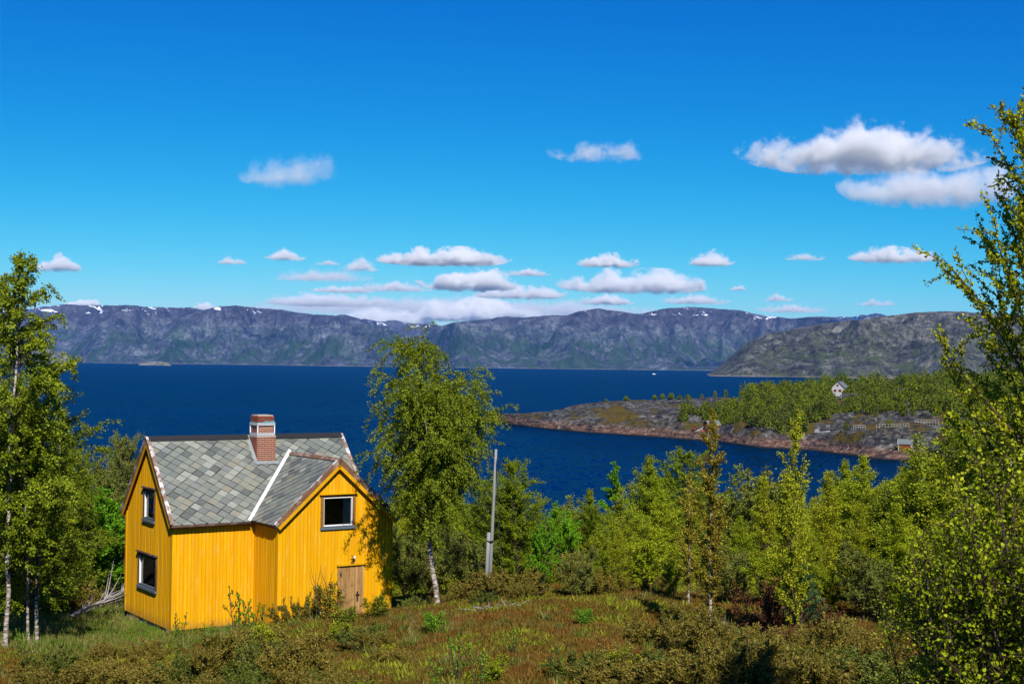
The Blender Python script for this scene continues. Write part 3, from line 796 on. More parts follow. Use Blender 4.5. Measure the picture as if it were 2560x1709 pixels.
# chimney
cx0, cx1, cy0, cy1 = 3.30, 3.97, 1.36, 2.03
ch = MB().box((cx0 + .012, cy0 + .012, 4.3), (cx1 - .012, cy1 - .012, 5.735)).box((cx0 + .06, cy0 + .06, 5.7351), (cx1 - .08, cy1 - .08, 6.43)).build('chimney', M['mortar'], house)
brick_meshes = {}
def brick(c, sx_, sy_, sz_):
    key = (round(sx_, 3), round(sy_, 3), round(sz_, 3))
    if key not in brick_meshes:
        mb = MB(); x, y, z, e = sx_ / 2, sy_ / 2, sz_ / 2, .005
        mb.box((-x, -y, -z + e), (x, y, z - e)); me = mb.mesh('brick'); me.materials.append(M['brick']); brick_meshes[key] = me
    o = obj('brick', brick_meshes[key], None, ch); o.location = c; return o
def course(x0, x1, y0, y1, z, h, odd, holes=()):
    bd = .09; gap = .013
    def run(a, b, fixed, along, outward):
        L_ = b - a; n = 3; bl_ = L_ / n
        cuts = [0, bl_ * .5, bl_ * 1.5, bl_ * 2.5, L_] if odd else [0, bl_, 2 * bl_, L_]
        for p, q in zip(cuts, cuts[1:]):
            m_ = a + (p + q) / 2; ln = q - p - gap
            if along == 'x': brick((m_, fixed, z + h / 2), ln, bd, h - gap)
            else: brick((fixed, m_, z + h / 2), bd, ln, h - gap)
    run(x0, x1, y0 + bd / 2, 'x', -1); run(x0, x1, y1 - bd / 2, 'x', 1)
    run(y0 + bd, y1 - bd, x0 + bd / 2, 'y', -1); run(y0 + bd, y1 - bd, x1 - bd / 2, 'y', 1)
hc_ = .064
for i in range(13): course(cx0, cx1, cy0, cy1, 5.735 - (i + 1) * hc_, hc_, i % 2)
for i in range(5): course(cx0 + .05, cx1 - .07, cy0 + .05, cy1 - .07, 5.79 + i * hc_, hc_, i % 2)
for i in range(3): course(cx0 + .02, cx1 - .06, cy0 + .02, cy1 - .06, 6.235 + i * hc_, hc_, i % 2)
MB().box((cx0 - .0, cy0 + .0, 5.736), (cx1, cy1, 5.765)).build('mortar_cap', M['mortar'], ch)
MB().box((cx0 + .05, cy0 + .05, 6.428), (cx1 - .10, cy1 - .09, 6.455)).build('mortar_cap', M['mortar'], ch)
for z0, z1 in ((5.775, 5.875), (6.115, 6.215)):
    fr = MB(); x0, x1, y0, y1 = cx0 + .01, cx1 - .03, cy0 + .01, cy1 - .03; t = .025
    fr.box((x0, y0, z0), (x1, y0 + t, z1)).box((x0, y1 - t, z0), (x1, y1, z1)).box((x0, y0 + t, z0), (x0 + t, y1 - t, z1)).box((x1 - t, y0 + t, z0), (x1, y1 - t, z1))
    fr.build('clamp_frame', M['grey_board'], ch)
for px_, py_ in ((x0 + .004, y0 + .004), (x1 - .034, y0 + .004), (x0 + .004, y1 - .034), (x1 - .034, y1 - .034)):
    MB().box((px_, py_, 5.8755), (px_ + .03, py_ + .03, 6.1145)).build('clamp_post', M['white'], ch)
tp = MB()
for k in range(6):
    xx = cx0 + .22 + k * .065
    tp.box((xx, cy0 - .002 + .004 * (k % 2), 6.214), (xx + .06, cy0 + .05, 6.236 + .012 * (k % 3)))
tp.build('tarpaulin_scrap', M['tarp'], ch)
# cement and lead round the foot of the chimney
fl = MB()
for k in range(18):
    t = k / 17; yy = cy0 - .05 + t * (cy1 - cy0 + .03)
    fl.prism([Vector((cx0 - .10 + .02 * math.sin(k * 2.1), yy, EAVE + SLOPE * yy + .055)), Vector((cx0 + .005, yy, EAVE + SLOPE * yy + .115)), Vector((cx0 + .005, yy + .045, EAVE + SLOPE * (yy + .045) + .115)), Vector((cx0 - .10 + .02 * math.sin(k * 1.3), yy + .045, EAVE + SLOPE * (yy + .045) + .055))], (0, 0, .012))
for k in range(14):
    xx = cx0 - .08 + k * .06
    fl.prism([main_f(xx, (cy0 + OE) / cosm - .10 - .02 * math.sin(k * 1.7), .05), main_f(xx + .06, (cy0 + OE) / cosm - .10 - .02 * math.sin(k * 2.9), .05), main_f(xx + .06, (cy0 + OE) / cosm + .02, .05), main_f(xx, (cy0 + OE) / cosm + .02, .05)], main_f(0, 0, .02) - main_f(0, 0, 0))
fl.build('flashing', M['zinc'], ch)

# ------------------------------------------------------------------ haze and clouds
def mk_haze(density):
    m = NM('haze_air'); v = m.n('VolumePrincipled', {'Color': (.10, .40, 1.0), 'Density': density, 'Anisotropy': .0})
    mt = m.vol(v); mt.cycles.homogeneous_volume = True
    return mt
hz = MB().box((-19000, -1500, -14.0), (19000, 24500, 800.0)).build('haze', mk_haze(1.7e-5))
tag(hz, 'pale blue air haze over the fjord and mountains', 'haze', kind='stuff')
hz.visible_shadow = True

def mk_cloud(name, seed, sx_, sy_, sz_, dens, cover, wisp):
    """density from fractal noise inside a soft flat-bottomed lens, in the cloud's own coordinates"""
    m = NM(name)
    o = m.objco()                                             # -1..1 across the cloud after scaling
    q = m.n('VectorMath', {0: o, 1: (1 / sx_, 1 / sy_, 1 / sz_)}, operation='MULTIPLY').outputs[0]
    off = m.n('VectorMath', {0: o, 1: (seed * 137.0, seed * 71.0, seed * 53.0)}, operation='ADD').outputs[0]
    big = m.noise(.62 / sz_, 2, off, .5, .4); mid = m.noise(1.9 / sz_, 3, off, .55, .5); sm_ = m.noise(5.5 / sz_, 6, off, .66)
    sep = m.n('SeparateXYZ', {0: q})
    r2 = m.n('VectorMath', {0: m.n('CombineXYZ', {0: sep.outputs[0], 1: sep.outputs[1]}).outputs[0], 1: m.n('CombineXYZ', {0: sep.outputs[0], 1: sep.outputs[1]}).outputs[0]}, operation='DOT_PRODUCT').outputs['Value']
    prof = m.math('SUBTRACT', 1.0, r2)                       # 1 in the middle, 0 at the rim
    z = sep.outputs[2]
    top = m.math('SUBTRACT', m.math('ADD', m.math('MULTIPLY', prof, .75), m.math('MULTIPLY', m.math('SUBTRACT', big, .5), 2.6)), m.math('ADD', z, .30))
    bot = m.math('MULTIPLY', m.math('ADD', z, m.math('ADD', .42, m.math('MULTIPLY', m.math('SUBTRACT', mid, .5), .5))), 2.2)
    s = m.math('MINIMUM', top, m.math('MINIMUM', bot, m.math('ADD', m.math('MULTIPLY', prof, 1.3), m.math('MULTIPLY', m.math('SUBTRACT', big, .55), 1.6))))
    f = m.math('ADD', s, m.math('ADD', m.math('MULTIPLY', m.math('SUBTRACT', mid, .5), 1.6), m.math('ADD', m.math('MULTIPLY', m.math('SUBTRACT', sm_, .5), 1.1), cover - .60)))
    d = m.math('MULTIPLY', m.maprange(f, .0, wisp), dens)
    v = m.n('VolumePrincipled', {'Color': (.97, .96, .94), 'Density': d, 'Anisotropy': -.1})
    mt = m.vol(v); mt.cycles.volume_step_rate = .6
    return mt

def cloud(dx_, dy_, w, h, label, seed, dist=None, dens=1.0, cover=.5, wisp=.35, thick=1.0):
    """one cloud at a viewed pixel; base near 1500 m unless dist is given"""
    sx, sy = dx_ * DS, dy_ * DS
    d = ray(sx, sy)
    D = dist or (1700 - CAM_Z) / max(d.z, .02)
    a = w * DS / FPX * D / 2; c = h * 1.35 * DS / FPX * D / 2
    b = max(a * .6, c)
    me = bpy.data.meshes.new('cloud'); bm = bmesh.new(); bmesh.ops.create_icosphere(bm, subdivisions=3, radius=1.0)
    rr = random.Random(seed)
    for v in bm.verts:
        v.co.x *= a * 1.08; v.co.y *= b * 1.08; v.co.z = v.co.z * c * (1.02 if v.co.z > 0 else .72)
    bm.to_mesh(me); bm.free()
    for p in me.polygons: p.use_smooth = True
    o = obj('cloud', me, mk_cloud('cloud_vapour', seed, a, b, c, dens * 6.0 / (c * 2) * thick, cover + .03, wisp * 1.25))
    o.location = d * D + Vector((0, 0, CAM_Z))
    tag(o, label, 'cloud', 'fair-weather clouds')
    return o
CLOUDS = [
 (1985, 345, 580, 120, 'largest cloud, long white upper bank high at the right', 31, None, 1.0, .62, .3),
 (2130, 425, 400, 130, 'grey-white cloud hanging just under the largest cloud at the right', 2, None, .7, .6, .45),
 (660, 392, 230, 110, 'ragged lilac-grey cloud floating alone above the house', 3, None, .3, .55, .45),
 (1372, 348, 230, 62, 'thin lilac cloud high in the middle of the sky', 4, None, .25, .55, .5),
 (132, 606, 125, 48, 'small white cloud above the left trees and mountain', 5, None, .9, .6, .35),
 (533, 598, 70, 26, 'tiny greyish cloud left of a small rounded white one', 6, None, .6, .6, .4),
 (655, 585, 98, 36, 'small rounded white cloud over the chimney side of the sky', 7, None, .9, .6, .35),
 (750, 603, 66, 15, 'faint thin grey streak cloud beside the small rounded cloud', 8, None, .35, .6, .5),
 (828, 608, 95, 44, 'small grey-white puffed cloud left of a long flat white cloud', 9, None, .8, .6, .4),
 (735, 632, 250, 38, 'long blue-grey flat cloud low at left of centre', 10, None, .25, .6, .5),
 (1015, 592, 310, 44, 'long flat white cloud above the birch top', 11, None, 1.0, .64, .3),
 (1078, 643, 240, 64, 'brightest white heaped cloud straight above the weeping birch', 12, None, 1.3, .68, .25),
 (1210, 625, 115, 22, 'small flat grey cloud right of the brightest cloud', 13, None, .6, .6, .4),
 (1395, 600, 150, 36, 'white loaf-shaped cloud right of centre, apart from the low bank', 14, None, 1.1, .64, .3),
 (1630, 596, 110, 42, 'small bright white cloud with flat base over the right mountain', 15, None, 1.1, .64, .3),
 (1845, 590, 100, 20, 'faint pinkish wisp of cloud left of a long pale cloud', 16, None, .4, .58, .5),
 (2045, 586, 200, 44, 'long pale cloud just left of the near right tree', 17, None, .9, .64, .35),
 (1455, 650, 350, 58, 'wide grey and white cloud low over the snowy ridge', 18, None, .9, .66, .35),
 (790, 664, 150, 20, 'thin grey cloud bar low over the middle mountain', 19, None, .5, .62, .45),
 (760, 690, 310, 36, 'broad pale cloud sheet resting low behind the middle mountain', 20, 34000, .6, .66, .5),
 (900, 658, 190, 30, 'grey cloud bar touching the left end of the brightest cloud', 21, None, .5, .62, .5),
 (1190, 672, 220, 36, 'grey-white cloud under the brightest heaped cloud', 22, None, .8, .64, .4),
 (1390, 688, 140, 30, 'small white cloud low under the wide grey and white one', 23, 33000, .9, .64, .35),
 (1595, 687, 160, 30, 'pale cloud low over the highest snowy peak', 24, 33000, .6, .64, .45),
 (1690, 661, 44, 15, 'tiny grey cloud dot right of the wide grey and white cloud', 25, None, .5, .62, .4),
 (1785, 683, 80, 24, 'faint small cloud above the saddle at the right', 26, 33000, .5, .62, .5),
 (1815, 708, 160, 26, 'faint cloud lying on the mountain line at the right', 27, 42000, .45, .62, .5),
 (2010, 694, 100, 22, 'faint grey cloud over the small far blue peak', 28, 38000, .35, .6, .5),
 (885, 730, 230, 44, 'bright white cloud behind the dip in the mountains', 29, 44000, 1.2, .68, .3),
 (1085, 716, 330, 56, 'bright white cloud bank behind the birch top on the skyline', 30, 44000, 1.1, .68, .3),
 (1060, 706, 1000, 46, 'faint whitish cloud bank spread low along the middle skyline', 34, 52000, .30, .56, .6),
 (190, 697, 85, 22, 'low white cloud peeping over the left plateau', 1, 44000, 1.2, .68, .3),
 (470, 704, 66, 30, 'white cloud peeping over the notch of the left mountains', 32, 44000, 1.3, .68, .3),
]
for (x_, y_, w_, h_, lb, sd, di, dn, cv_, wi) in CLOUDS: cloud(x_, y_, w_, h_, lb, sd, di, dn, cv_, wi)

# ------------------------------------------------------------------ foliage materials
def mk_bark():
    m = NM('birch_bark'); o = m.objco()
    a = m.noise(1.0, 4, o, .6, mapscale=(6, 6, 22)); b = m.noise(5, 4, o)
    c = m.ramp(a, [(.36, (.035, .03, .026)), (.48, (.24, .19, .15)), (.60, (.48, .43, .38))])
    c = m.mix(m.maprange(b, .56, .68, 0, .8), c, (.30, .15, .085))
    return m.surf(m.pbr(c, .8, m.bump(a, .4, .01), .2))
M['bark'] = mk_bark()
M['bark_dark'] = mk_wood('dark_bark', (.03, .022, .018), (.10, .07, .055))
M['twig'] = mk_wood('twig_bark', (.04, .022, .016), (.11, .06, .045))
M['dead_wood'] = mk_wood('grey_dead_wood', (.16, .15, .15), (.42, .40, .39))
M['leaf_birch'] = m_leaf('birch_leaf', [(0, (.125, .165, .004)), (.5, (.25, .305, .006)), (1, (.44, .49, .02))])
M['leaf_weep'] = m_leaf('weeping_birch_leaf', [(0, (.075, .11, .004)), (.5, (.16, .21, .006)), (1, (.30, .345, .02))])
M['leaf_bright'] = m_leaf('bright_green_leaf', [(0, (.07, .19, .005)), (.6, (.13, .31, .008)), (1, (.23, .42, .02))])
M['leaf_bronze'] = m_leaf('bronze_leaf', [(0, (.15, .10, .010)), (.5, (.26, .21, .014)), (1, (.44, .40, .05))])
M['leaf_gold'] = m_leaf('yellow_green_leaf', [(0, (.17, .20, .005)), (.5, (.32, .345, .007)), (1, (.52, .53, .03))])
M['leaf_dark'] = m_leaf('dense_dark_leaf', [(0, (.07, .12, .004)), (.5, (.14, .20, .006)), (1, (.25, .31, .012))])
M['leaf_grey'] = m_leaf('willow_leaf', [(0, (.10, .125, .020)), (.5, (.18, .20, .030)), (1, (.28, .29, .06))])
M['needle'] = m_leaf('juniper_needle', [(0, (.08, .07, .009)), (.5, (.17, .137, .015)), (1, (.28, .20, .033))], .12, .6, .2)
M['needle_green'] = m_leaf('juniper_green_needle', [(0, (.05, .07, .008)), (.55, (.105, .13, .014)), (1, (.19, .19, .03))], .12, .6, .2)
M['needle_dead'] = m_leaf('dead_needle', [(0, (.06, .02, .008)), (.5, (.13, .042, .015)), (1, (.20, .08, .03))], .1, .7, .2)
M['needle_pine'] = m_leaf('pine_needle', [(0, (.018, .05, .012)), (.5, (.035, .085, .025)), (1, (.07, .13, .04))], .1, .5, .3)

# ------------------------------------------------------------------ growing trees
def unit(v):
    return v / (np.linalg.norm(v, axis=-1, keepdims=True) + 1e-9)

def tubes(paths, k=5):
    """many tapered tubes as one mesh: paths = [(points Nx3, radii N)]"""
    V = []; F = []; o = 0
    ang = np.arange(k) * 2 * np.pi / k
    for P, R in paths:
        P = np.asarray(P, float); n = len(P)
        d = unit(np.gradient(P, axis=0))
        ref = np.where(np.abs(d[:, 2:3]) > .9, np.array([[1., 0, 0]]), np.array([[0, 0, 1.]]))
        s = unit(np.cross(d, ref)); u = np.cross(s, d)
        V.append((P[:, None, :] + (s[:, None, :] * np.cos(ang)[None, :, None] + u[:, None, :] * np.sin(ang)[None, :, None]) * np.asarray(R)[:, None, None]).reshape(-1, 3))
        i = (np.arange(n - 1)[:, None] * k + np.arange(k)[None, :]).ravel(); j = (np.arange(n - 1)[:, None] * k + (np.arange(k)[None, :] + 1) % k).ravel()
        F.append(np.stack([i, j, j + k, i + k], -1) + o); o += n * k
    return np.concatenate(V), np.concatenate(F)

def blades(rng, P, size, aspect=.75, hang=.35, axis=None, flat=0.0):
    """diamond leaves at points P"""
    n = len(P)
    a = rng.normal(size=(n, 3)) if axis is None else axis + rng.normal(size=(n, 3)) * .45
    a[:, 2] -= hang
    a = unit(a)
    r = rng.normal(size=(n, 3)); r[:, 2] += flat
    b = unit(np.cross(a, r))
    l = size * rng.uniform(.65, 1.25, (n, 1)) / 2; w = l * aspect
    mid = P + a * l * .1
    nrm = np.cross(a, b) * l * .18
    V = np.stack([P - a * l, mid + b * w + nrm, P + a * l, mid - b * w + nrm], 1).reshape(-1, 3)
    return V, np.arange(n * 4).reshape(n, 4)

def blades6(rng, P, size, aspect=.75, hang=.35, axis=None):
    """oval leaves folded along the midrib, for plants near the camera"""
    n = len(P)
    a = rng.normal(size=(n, 3)) if axis is None else axis + rng.normal(size=(n, 3)) * .55
    a[:, 2] -= hang; a = unit(a); b = unit(np.cross(a, rng.normal(size=(n, 3)))); c = np.cross(a, b)
    l = size * rng.uniform(.55, 1.2, (n, 1)) / 2; w = l * aspect * rng.uniform(.8, 1.15, (n, 1)); f = c * w * rng.uniform(.15, .5, (n, 1))
    V = np.stack([P - a * l, P - a * l * .35 - b * w + f, P + a * l * .35 - b * w * .72 + f, P + a * l, P + a * l * .35 + b * w * .72 + f, P - a * l * .35 + b * w + f], 1).reshape(-1, 3)
    i = np.arange(n)[:, None] * 6
    return V, np.concatenate([i + np.array([[0, 3, 2, 1]]), i + np.array([[0, 5, 4, 3]])])

def grow(seed, h, r0, n_prim, base, spread, up, droop, n_leaf, leaf, lean=(0, 0), stems=1, stem_spread=.3, shape='oval', n_sec=7, wob=.05,
         hang=.5, sub_len=.42, jitter=.035, twig_droop=0.0, tuft=1, top_up=70., cluster=.0, fork=0.0, oval=False):
    """one broadleaf tree: returns trunk, branch and leaf arrays"""
    rng = np.random.default_rng(seed)
    trunks = []; br = []; samples = []
    for st in range(stems):
        n = 14; t = np.linspace(0, 1, n)
        hh = h * (1 if st == 0 else rng.uniform(.72, .95))
        off = np.array([0, 0]) if stems == 1 else stem_spread * h * np.array([math.cos(2.4 * st + seed), math.sin(2.4 * st + seed)]) * rng.uniform(.6, 1)
        walk = np.cumsum(rng.normal(size=(n, 2)) * wob * hh / n, axis=0); walk -= walk[0]
        P = np.zeros((n, 3)); P[:, 2] = t * hh
        P[:, :2] = walk + np.outer(t ** 1.2, np.array(lean) * hh) + np.outer(t ** .8, off) + (rng.normal(size=2) * .06 if stems > 1 else 0)
        rr = r0 * (1 if st == 0 else .75)
        R = rr * (1 - t) ** .85 + .006; R[0] *= 1.25
        if fork and st:
            kf = fork * (n - 1); pf = trunks[0][0][int(kf)]; P = pf + (P - P[0]) * np.array([1, 1, 1 - fork]); P[0] = pf; R = R * (.8 if st == 1 else .6)
        else: P[0, 2] -= .25
        trunks.append((P, R))
        for i in range(n_prim):
            bs_ = .06 if (fork and st) else base
            s = bs_ + (1 - bs_) * ((i + rng.uniform(0, 1)) / n_prim) ** .95
            s = min(s, .985)
            k = s * (n - 1); k0 = int(k); p0 = P[k0] + (P[min(k0 + 1, n - 1)] - P[k0]) * (k - k0)
            tc = (s - bs_) / (1 - bs_)
            if shape == 'oval': ln = spread * (math.sin(math.pi * min(1, .22 + .78 * tc) ** .9) * .85 + .12)
            elif shape == 'cone': ln = spread * ((1 - tc) ** .8 * .95 + .07)
            elif shape == 'column': ln = spread * (min(1, .55 + 2 * tc) * (1 - tc ** 3) * .8 + .12)
            elif shape == 'top': ln = spread * (.5 + .5 * math.sin(math.pi * min(1, .15 + .62 * tc))) * (1 - .35 * max(0, tc - .8) / .2)
            else: ln = spread * (math.sqrt(max(0, 1 - (2 * tc - .75) ** 2 / 1.6)) * .9 + .1)
            ln *= rng.uniform(.65, 1.15)
            az = i * 2.39996 + rng.uniform(-.5, .5) + st * 1.7
            el = math.radians(up + (top_up - up) * tc ** 2 + rng.uniform(-12, 12))
            d = np.array([math.cos(az) * math.cos(el), math.sin(az) * math.cos(el), math.sin(el)])
            m_ = 7; Q = [p0]
            for j in range(m_ - 1):
                d = unit(d + np.array([0, 0, -droop * (j + 1) / m_]) + rng.normal(size=3) * .10); Q.append(Q[-1] + d * ln / (m_ - 1))
            Q = np.array(Q); rb = min(.42 * R[k0], .012 + .016 * ln)
            br.append((Q, rb * (1 - np.linspace(0, 1, m_)) ** .8 + .0035))
            samples.append((Q[2:], ln * .6))
            for q in range(n_sec):
                sj = rng.uniform(.22, 1.0) * (m_ - 1.001); j0 = int(sj); qp = Q[j0] + (Q[j0 + 1] - Q[j0]) * (sj - j0)
                dd = unit(Q[j0 + 1] - Q[j0]); sd = unit(dd + rng.normal(size=3) * .75 + np.array([0, 0, -twig_droop]))
                sl = ln * sub_len * rng.uniform(.5, 1.1) * (1.15 - .5 * sj / m_)
                S_ = [qp]
                for j in range(4):
                    sd = unit(sd + np.array([0, 0, -twig_droop * .7]) + rng.normal(size=3) * .12); S_.append(S_[-1] + sd * sl / 4)
                S_ = np.array(S_); br.append((S_, np.linspace(.0055, .0025, 5))); samples.append((S_, sl))
    tot = sum(s for _, s in samples); pts = []; axs = []
    for S_, s in samples:
        m_ = max(2, int(round(n_leaf * s / tot)))
        u = rng.uniform(.05, 1, m_) * (len(S_) - 1.001); i = u.astype(int)
        if cluster: u = np.round(u * 5) / 5 + rng.normal(size=m_) * cluster; u = np.clip(u, 0, len(S_) - 1.01); i = u.astype(int)
        pts.append(S_[i] + (S_[i + 1] - S_[i]) * (u - i)[:, None]); axs.append(unit(S_[i + 1] - S_[i]))
    pts = np.concatenate(pts); axs = np.concatenate(axs)
    pts = pts + rng.normal(size=pts.shape) * jitter
    return tubes(trunks, 8), tubes(br, 4), (blades6 if oval else blades)(rng, pts, leaf, hang=hang, axis=axs * .8)

PROTO = {}
def proto(key, mats, arrays):
    (tv, tf), (bv, bf), (lv, lf) = arrays
    parts = []
    for nm, (v, f), mt, sm in (('trunk', (tv, tf), mats[0], True), ('branches', (bv, bf), mats[1], True), ('crown', (lv, lf), mats[2], False)):
        me = mesh_np(key + '_' + nm, v, f, sm); me.materials.append(mt); parts.append((nm, me))
    PROTO[key] = (parts, float(max(lv[:, 2].max(), tv[:, 2].max())))

def plant(key, name, loc, h, label, cat, group=None, rz=None, wide=1.0, tilt=0.0, mats=None):
    """a copy of a prototype with its own parts (mesh data shared)"""
    parts, h0 = PROTO[key]
    s = h / h0
    t = thing(name, loc, label, cat, group, rz if rz is not None else (loc[0] * 7.3 + loc[1] * 3.1) % 6.28)
    t.scale = (s * wide, s * wide, s)
    if tilt: t.rotation_euler[1] = tilt
    for nm, me in parts:
        p = bpy.data.objects.new(nm, me); C.objects.link(p); p.parent = t
        if mats and nm in mats:
            p.material_slots[0].link = 'OBJECT'; p.material_slots[0].material = mats[nm]
    return t

W, D_, T_ = M['bark'], M['bark_dark'], M['twig']
proto('weep', (W, T_, M['leaf_weep']), grow(101, 7.8, .070, 46, .24, 2.0, 52, .16, 120000, .052, stems=3, fork=.36, stem_spread=.15, shape='top', n_sec=10, twig_droop=.55, hang=.7, lean=(-.035, 0), sub_len=.58, top_up=62, jitter=.04))
proto('tall_a', (W, T_, M['leaf_weep']), grow(7, 8.5, .042, 60, .18, 1.9, 42, .10, 44000, .055, shape='oval', n_sec=9, twig_droop=.25, jitter=.04))
proto('tall_b', (W, T_, M['leaf_weep']), grow(8, 8.0, .040, 48, .12, 1.9, 45, .14, 44000, .055, shape='oval', n_sec=8, twig_droop=.25, stems=2, stem_spread=.10, jitter=.04))
proto('young_a', (T_, T_, M['leaf_birch']), grow(11, 5.2, .028, 52, .05, 1.35, 50, .05, 22000, .052, shape='oval', n_sec=7, jitter=.05, sub_len=.62))
proto('young_b', (T_, T_, M['leaf_birch']), grow(12, 5.0, .028, 34, .03, 1.3, 55, .04, 22000, .052, shape='oval', n_sec=6, stems=3, stem_spread=.13, jitter=.05, sub_len=.62, top_up=60))
proto('young_c', (T_, T_, M['leaf_gold']), grow(13, 5.4, .028, 50, .05, 1.25, 56, .03, 16000, .052, shape='oval', n_sec=7, jitter=.05, sub_len=.62))
proto('dense', (D_, T_, M['leaf_dark']), grow(14, 6.0, .07, 56, .03, 1.9, 40, .05, 62000, .056, shape='round', n_sec=9, stems=2, stem_spread=.12, jitter=.04))
proto('bush_a', (T_, T_, M['leaf_grey']), grow(15, 3.0, .025, 16, .08, 1.1, 55, .04, 17000, .058, shape='round', n_sec=7, stems=4, stem_spread=.30))
proto('bush_b', (T_, T_, M['leaf_birch']), grow(16, 2.6, .022, 14, .05, 1.0, 58, .03, 14000, .060, shape='round', n_sec=7, stems=4, stem_spread=.30))
proto('rowan', (T_, T_, M['leaf_bright']), grow(17, 4.0, .035, 18, .14, 1.4, 48, .04, 17000, .080, shape='round', n_sec=8, stems=3, stem_spread=.18, cluster=.05, hang=.1))
proto('bronze', (W, T_, M['leaf_bronze']), grow(18, 5.4, .038, 44, .10, .85, 64, -.03, 9500, .054, shape='oval', n_sec=6, wob=.03, sub_len=.42, top_up=76))
proto('sparse', (D_, T_, M['leaf_gold']), grow(19, 5.6, .035, 36, .08, 1.15, 62, -.04, 13000, .052, shape='column', n_sec=6, stems=2, stem_spread=.08, top_up=78))
proto('slim', (T_, T_, M['leaf_bright']), grow(20, 5.0, .03, 26, .25, .85, 45, .06, 12000, .054, shape='cone', n_sec=6))
proto('near', (D_, T_, M['leaf_gold']), grow(23, 7.0, .05, 74, .05, 2.25, 57, -.10, 48000, .040, shape='oval', n_sec=14, top_up=82, hang=-.2, jitter=.018, lean=(-.05, 0), sub_len=.34, oval=True))
proto('near_bush', (D_, T_, M['leaf_birch']), grow(24, 3.2, .02, 20, .05, 1.0, 62, -.03, 9500, .048, shape='round', n_sec=9, stems=5, stem_spread=.28, hang=.0, oval=True))
proto('sapling', (T_, T_, M['leaf_bright']), grow(25, 1.2, .008, 9, .10, .35, 65, -.02, 320, .055, shape='column', n_sec=3, stems=3, stem_spread=.3, jitter=.01))
proto('shrub', (T_, T_, M['leaf_bright']), grow(26, 1.0, .012, 14, .06, .55, 45, .03, 2200, .065, shape='round', n_sec=6, stems=4, stem_spread=.45))

def grow_juniper(seed, h, w, n_br, n_need, size):
    """sprawling juniper: many rising sprays from a low stool"""
    rng = np.random.default_rng(seed); paths = []; pts = []; axs = []
    for i in range(n_br):
        az = rng.uniform(0, 2 * np.pi); out = rng.uniform(.1, 1) ** .7
        p = np.array([math.cos(az) * .1, math.sin(az) * .1, .0]); d = unit(np.array([math.cos(az) * out, math.sin(az) * out, .35 + .7 * (1 - out)]))
        ln = (w * out + h * (1 - out)) * rng.uniform(.7, 1.1); Q = [p]
        for j in range(6):
            d = unit(d + np.array([0, 0, .13]) + rng.normal(size=3) * .12); Q.append(Q[-1] + d * ln / 6)
        Q = np.array(Q); Q[:, 2] = np.minimum(Q[:, 2], h * rng.uniform(.45, 1.05)); paths.append((Q, np.linspace(.011, .003, 7)))
        for q in range(9):
            u = rng.uniform(1.2, 5.9); k = int(u); s0 = Q[k] + (Q[k + 1] - Q[k]) * (u - k)
            sd = unit(unit(Q[k + 1] - Q[k]) + rng.normal(size=3) * .6 + np.array([0, 0, .25])); sl = rng.uniform(.12, .34)
            m_ = int(n_need / (n_br * 9)); tt = rng.uniform(0, 1, m_)[:, None]
            pts.append(s0 + sd * sl * tt + rng.normal(size=(m_, 3)) * .022); axs.append(np.repeat(sd[None], m_, 0))
    pts = np.concatenate(pts); axs = np.concatenate(axs); pts[:, 2] = np.maximum(pts[:, 2], .02)
    return tubes(paths[:2], 6), tubes(paths, 4), blades(rng, pts, size, .42, -.15, axs * .9)
def proto_j(key, mt, arr):
    (tv, tf), (bv, bf), (lv, lf) = arr
    parts = []
    for nm, (v, f), m_ in (('branches', (bv, bf), M['twig']), ('foliage', (lv, lf), mt)):
        me = mesh_np(key + '_' + nm, v, f); me.materials.append(m_); parts.append((nm, me))
    PROTO[key] = (parts, float(lv[:, 2].max()))
proto_j('jun_a', M['needle'], grow_juniper(31, 1.0, 1.1, 34, 15000, .060))
proto_j('jun_b', M['needle_green'], grow_juniper(32, .9, 1.0, 30, 13000, .060))
proto_j('jun_c', M['needle'], grow_juniper(33, 1.4, .8, 34, 15000, .060))
proto_j('jun_dead', M['needle_dead'], grow_juniper(34, 1.5, .8, 18, 3200, .060))

def grow_pine(seed, h):
    rng = np.random.default_rng(seed); paths = [(np.stack([np.zeros(8), np.zeros(8), np.linspace(-.1, h, 8)], 1), np.linspace(.03, .006, 8))]; pts = []; axs = []
    for wl_ in range(6):
        z = h * (.18 + .145 * wl_); ln = .62 * h * (1 - z / h) * .62 + .08
        for i in range(6):
            az = i * 1.047 + wl_ * .5 + rng.uniform(-.2, .2); d = unit(np.array([math.cos(az), math.sin(az), .55])); Q = [np.array([0, 0, z])]
            for j in range(5): d = unit(d + np.array([0, 0, .12])); Q.append(Q[-1] + d * ln / 5)
            Q = np.array(Q); paths.append((Q, np.linspace(.010, .004, 6)))
            u = rng.uniform(.8, 4.99, 110); k = u.astype(int); pts.append(Q[k] + (Q[k + 1] - Q[k]) * (u - k)[:, None]); axs.append(unit(Q[k + 1] - Q[k]))
    z = rng.uniform(.5 * h, h * 1.02, 200); pts.append(np.stack([z * 0, z * 0, z], 1)); axs.append(np.repeat(np.array([[0, 0, 1.]]), 200, 0))
    pts = np.concatenate(pts); axs = np.concatenate(axs); a = unit(axs + rng.normal(size=pts.shape) * .55); P = pts + a * .045
    V, F = blades(rng, P, .11, .10, 0, a)
    return tubes(paths[:1], 7), tubes(paths[1:], 4), (V, F)
proto('pine', (M['bark_dark'], T_, M['needle_pine']), grow_pine(41, 1.5))

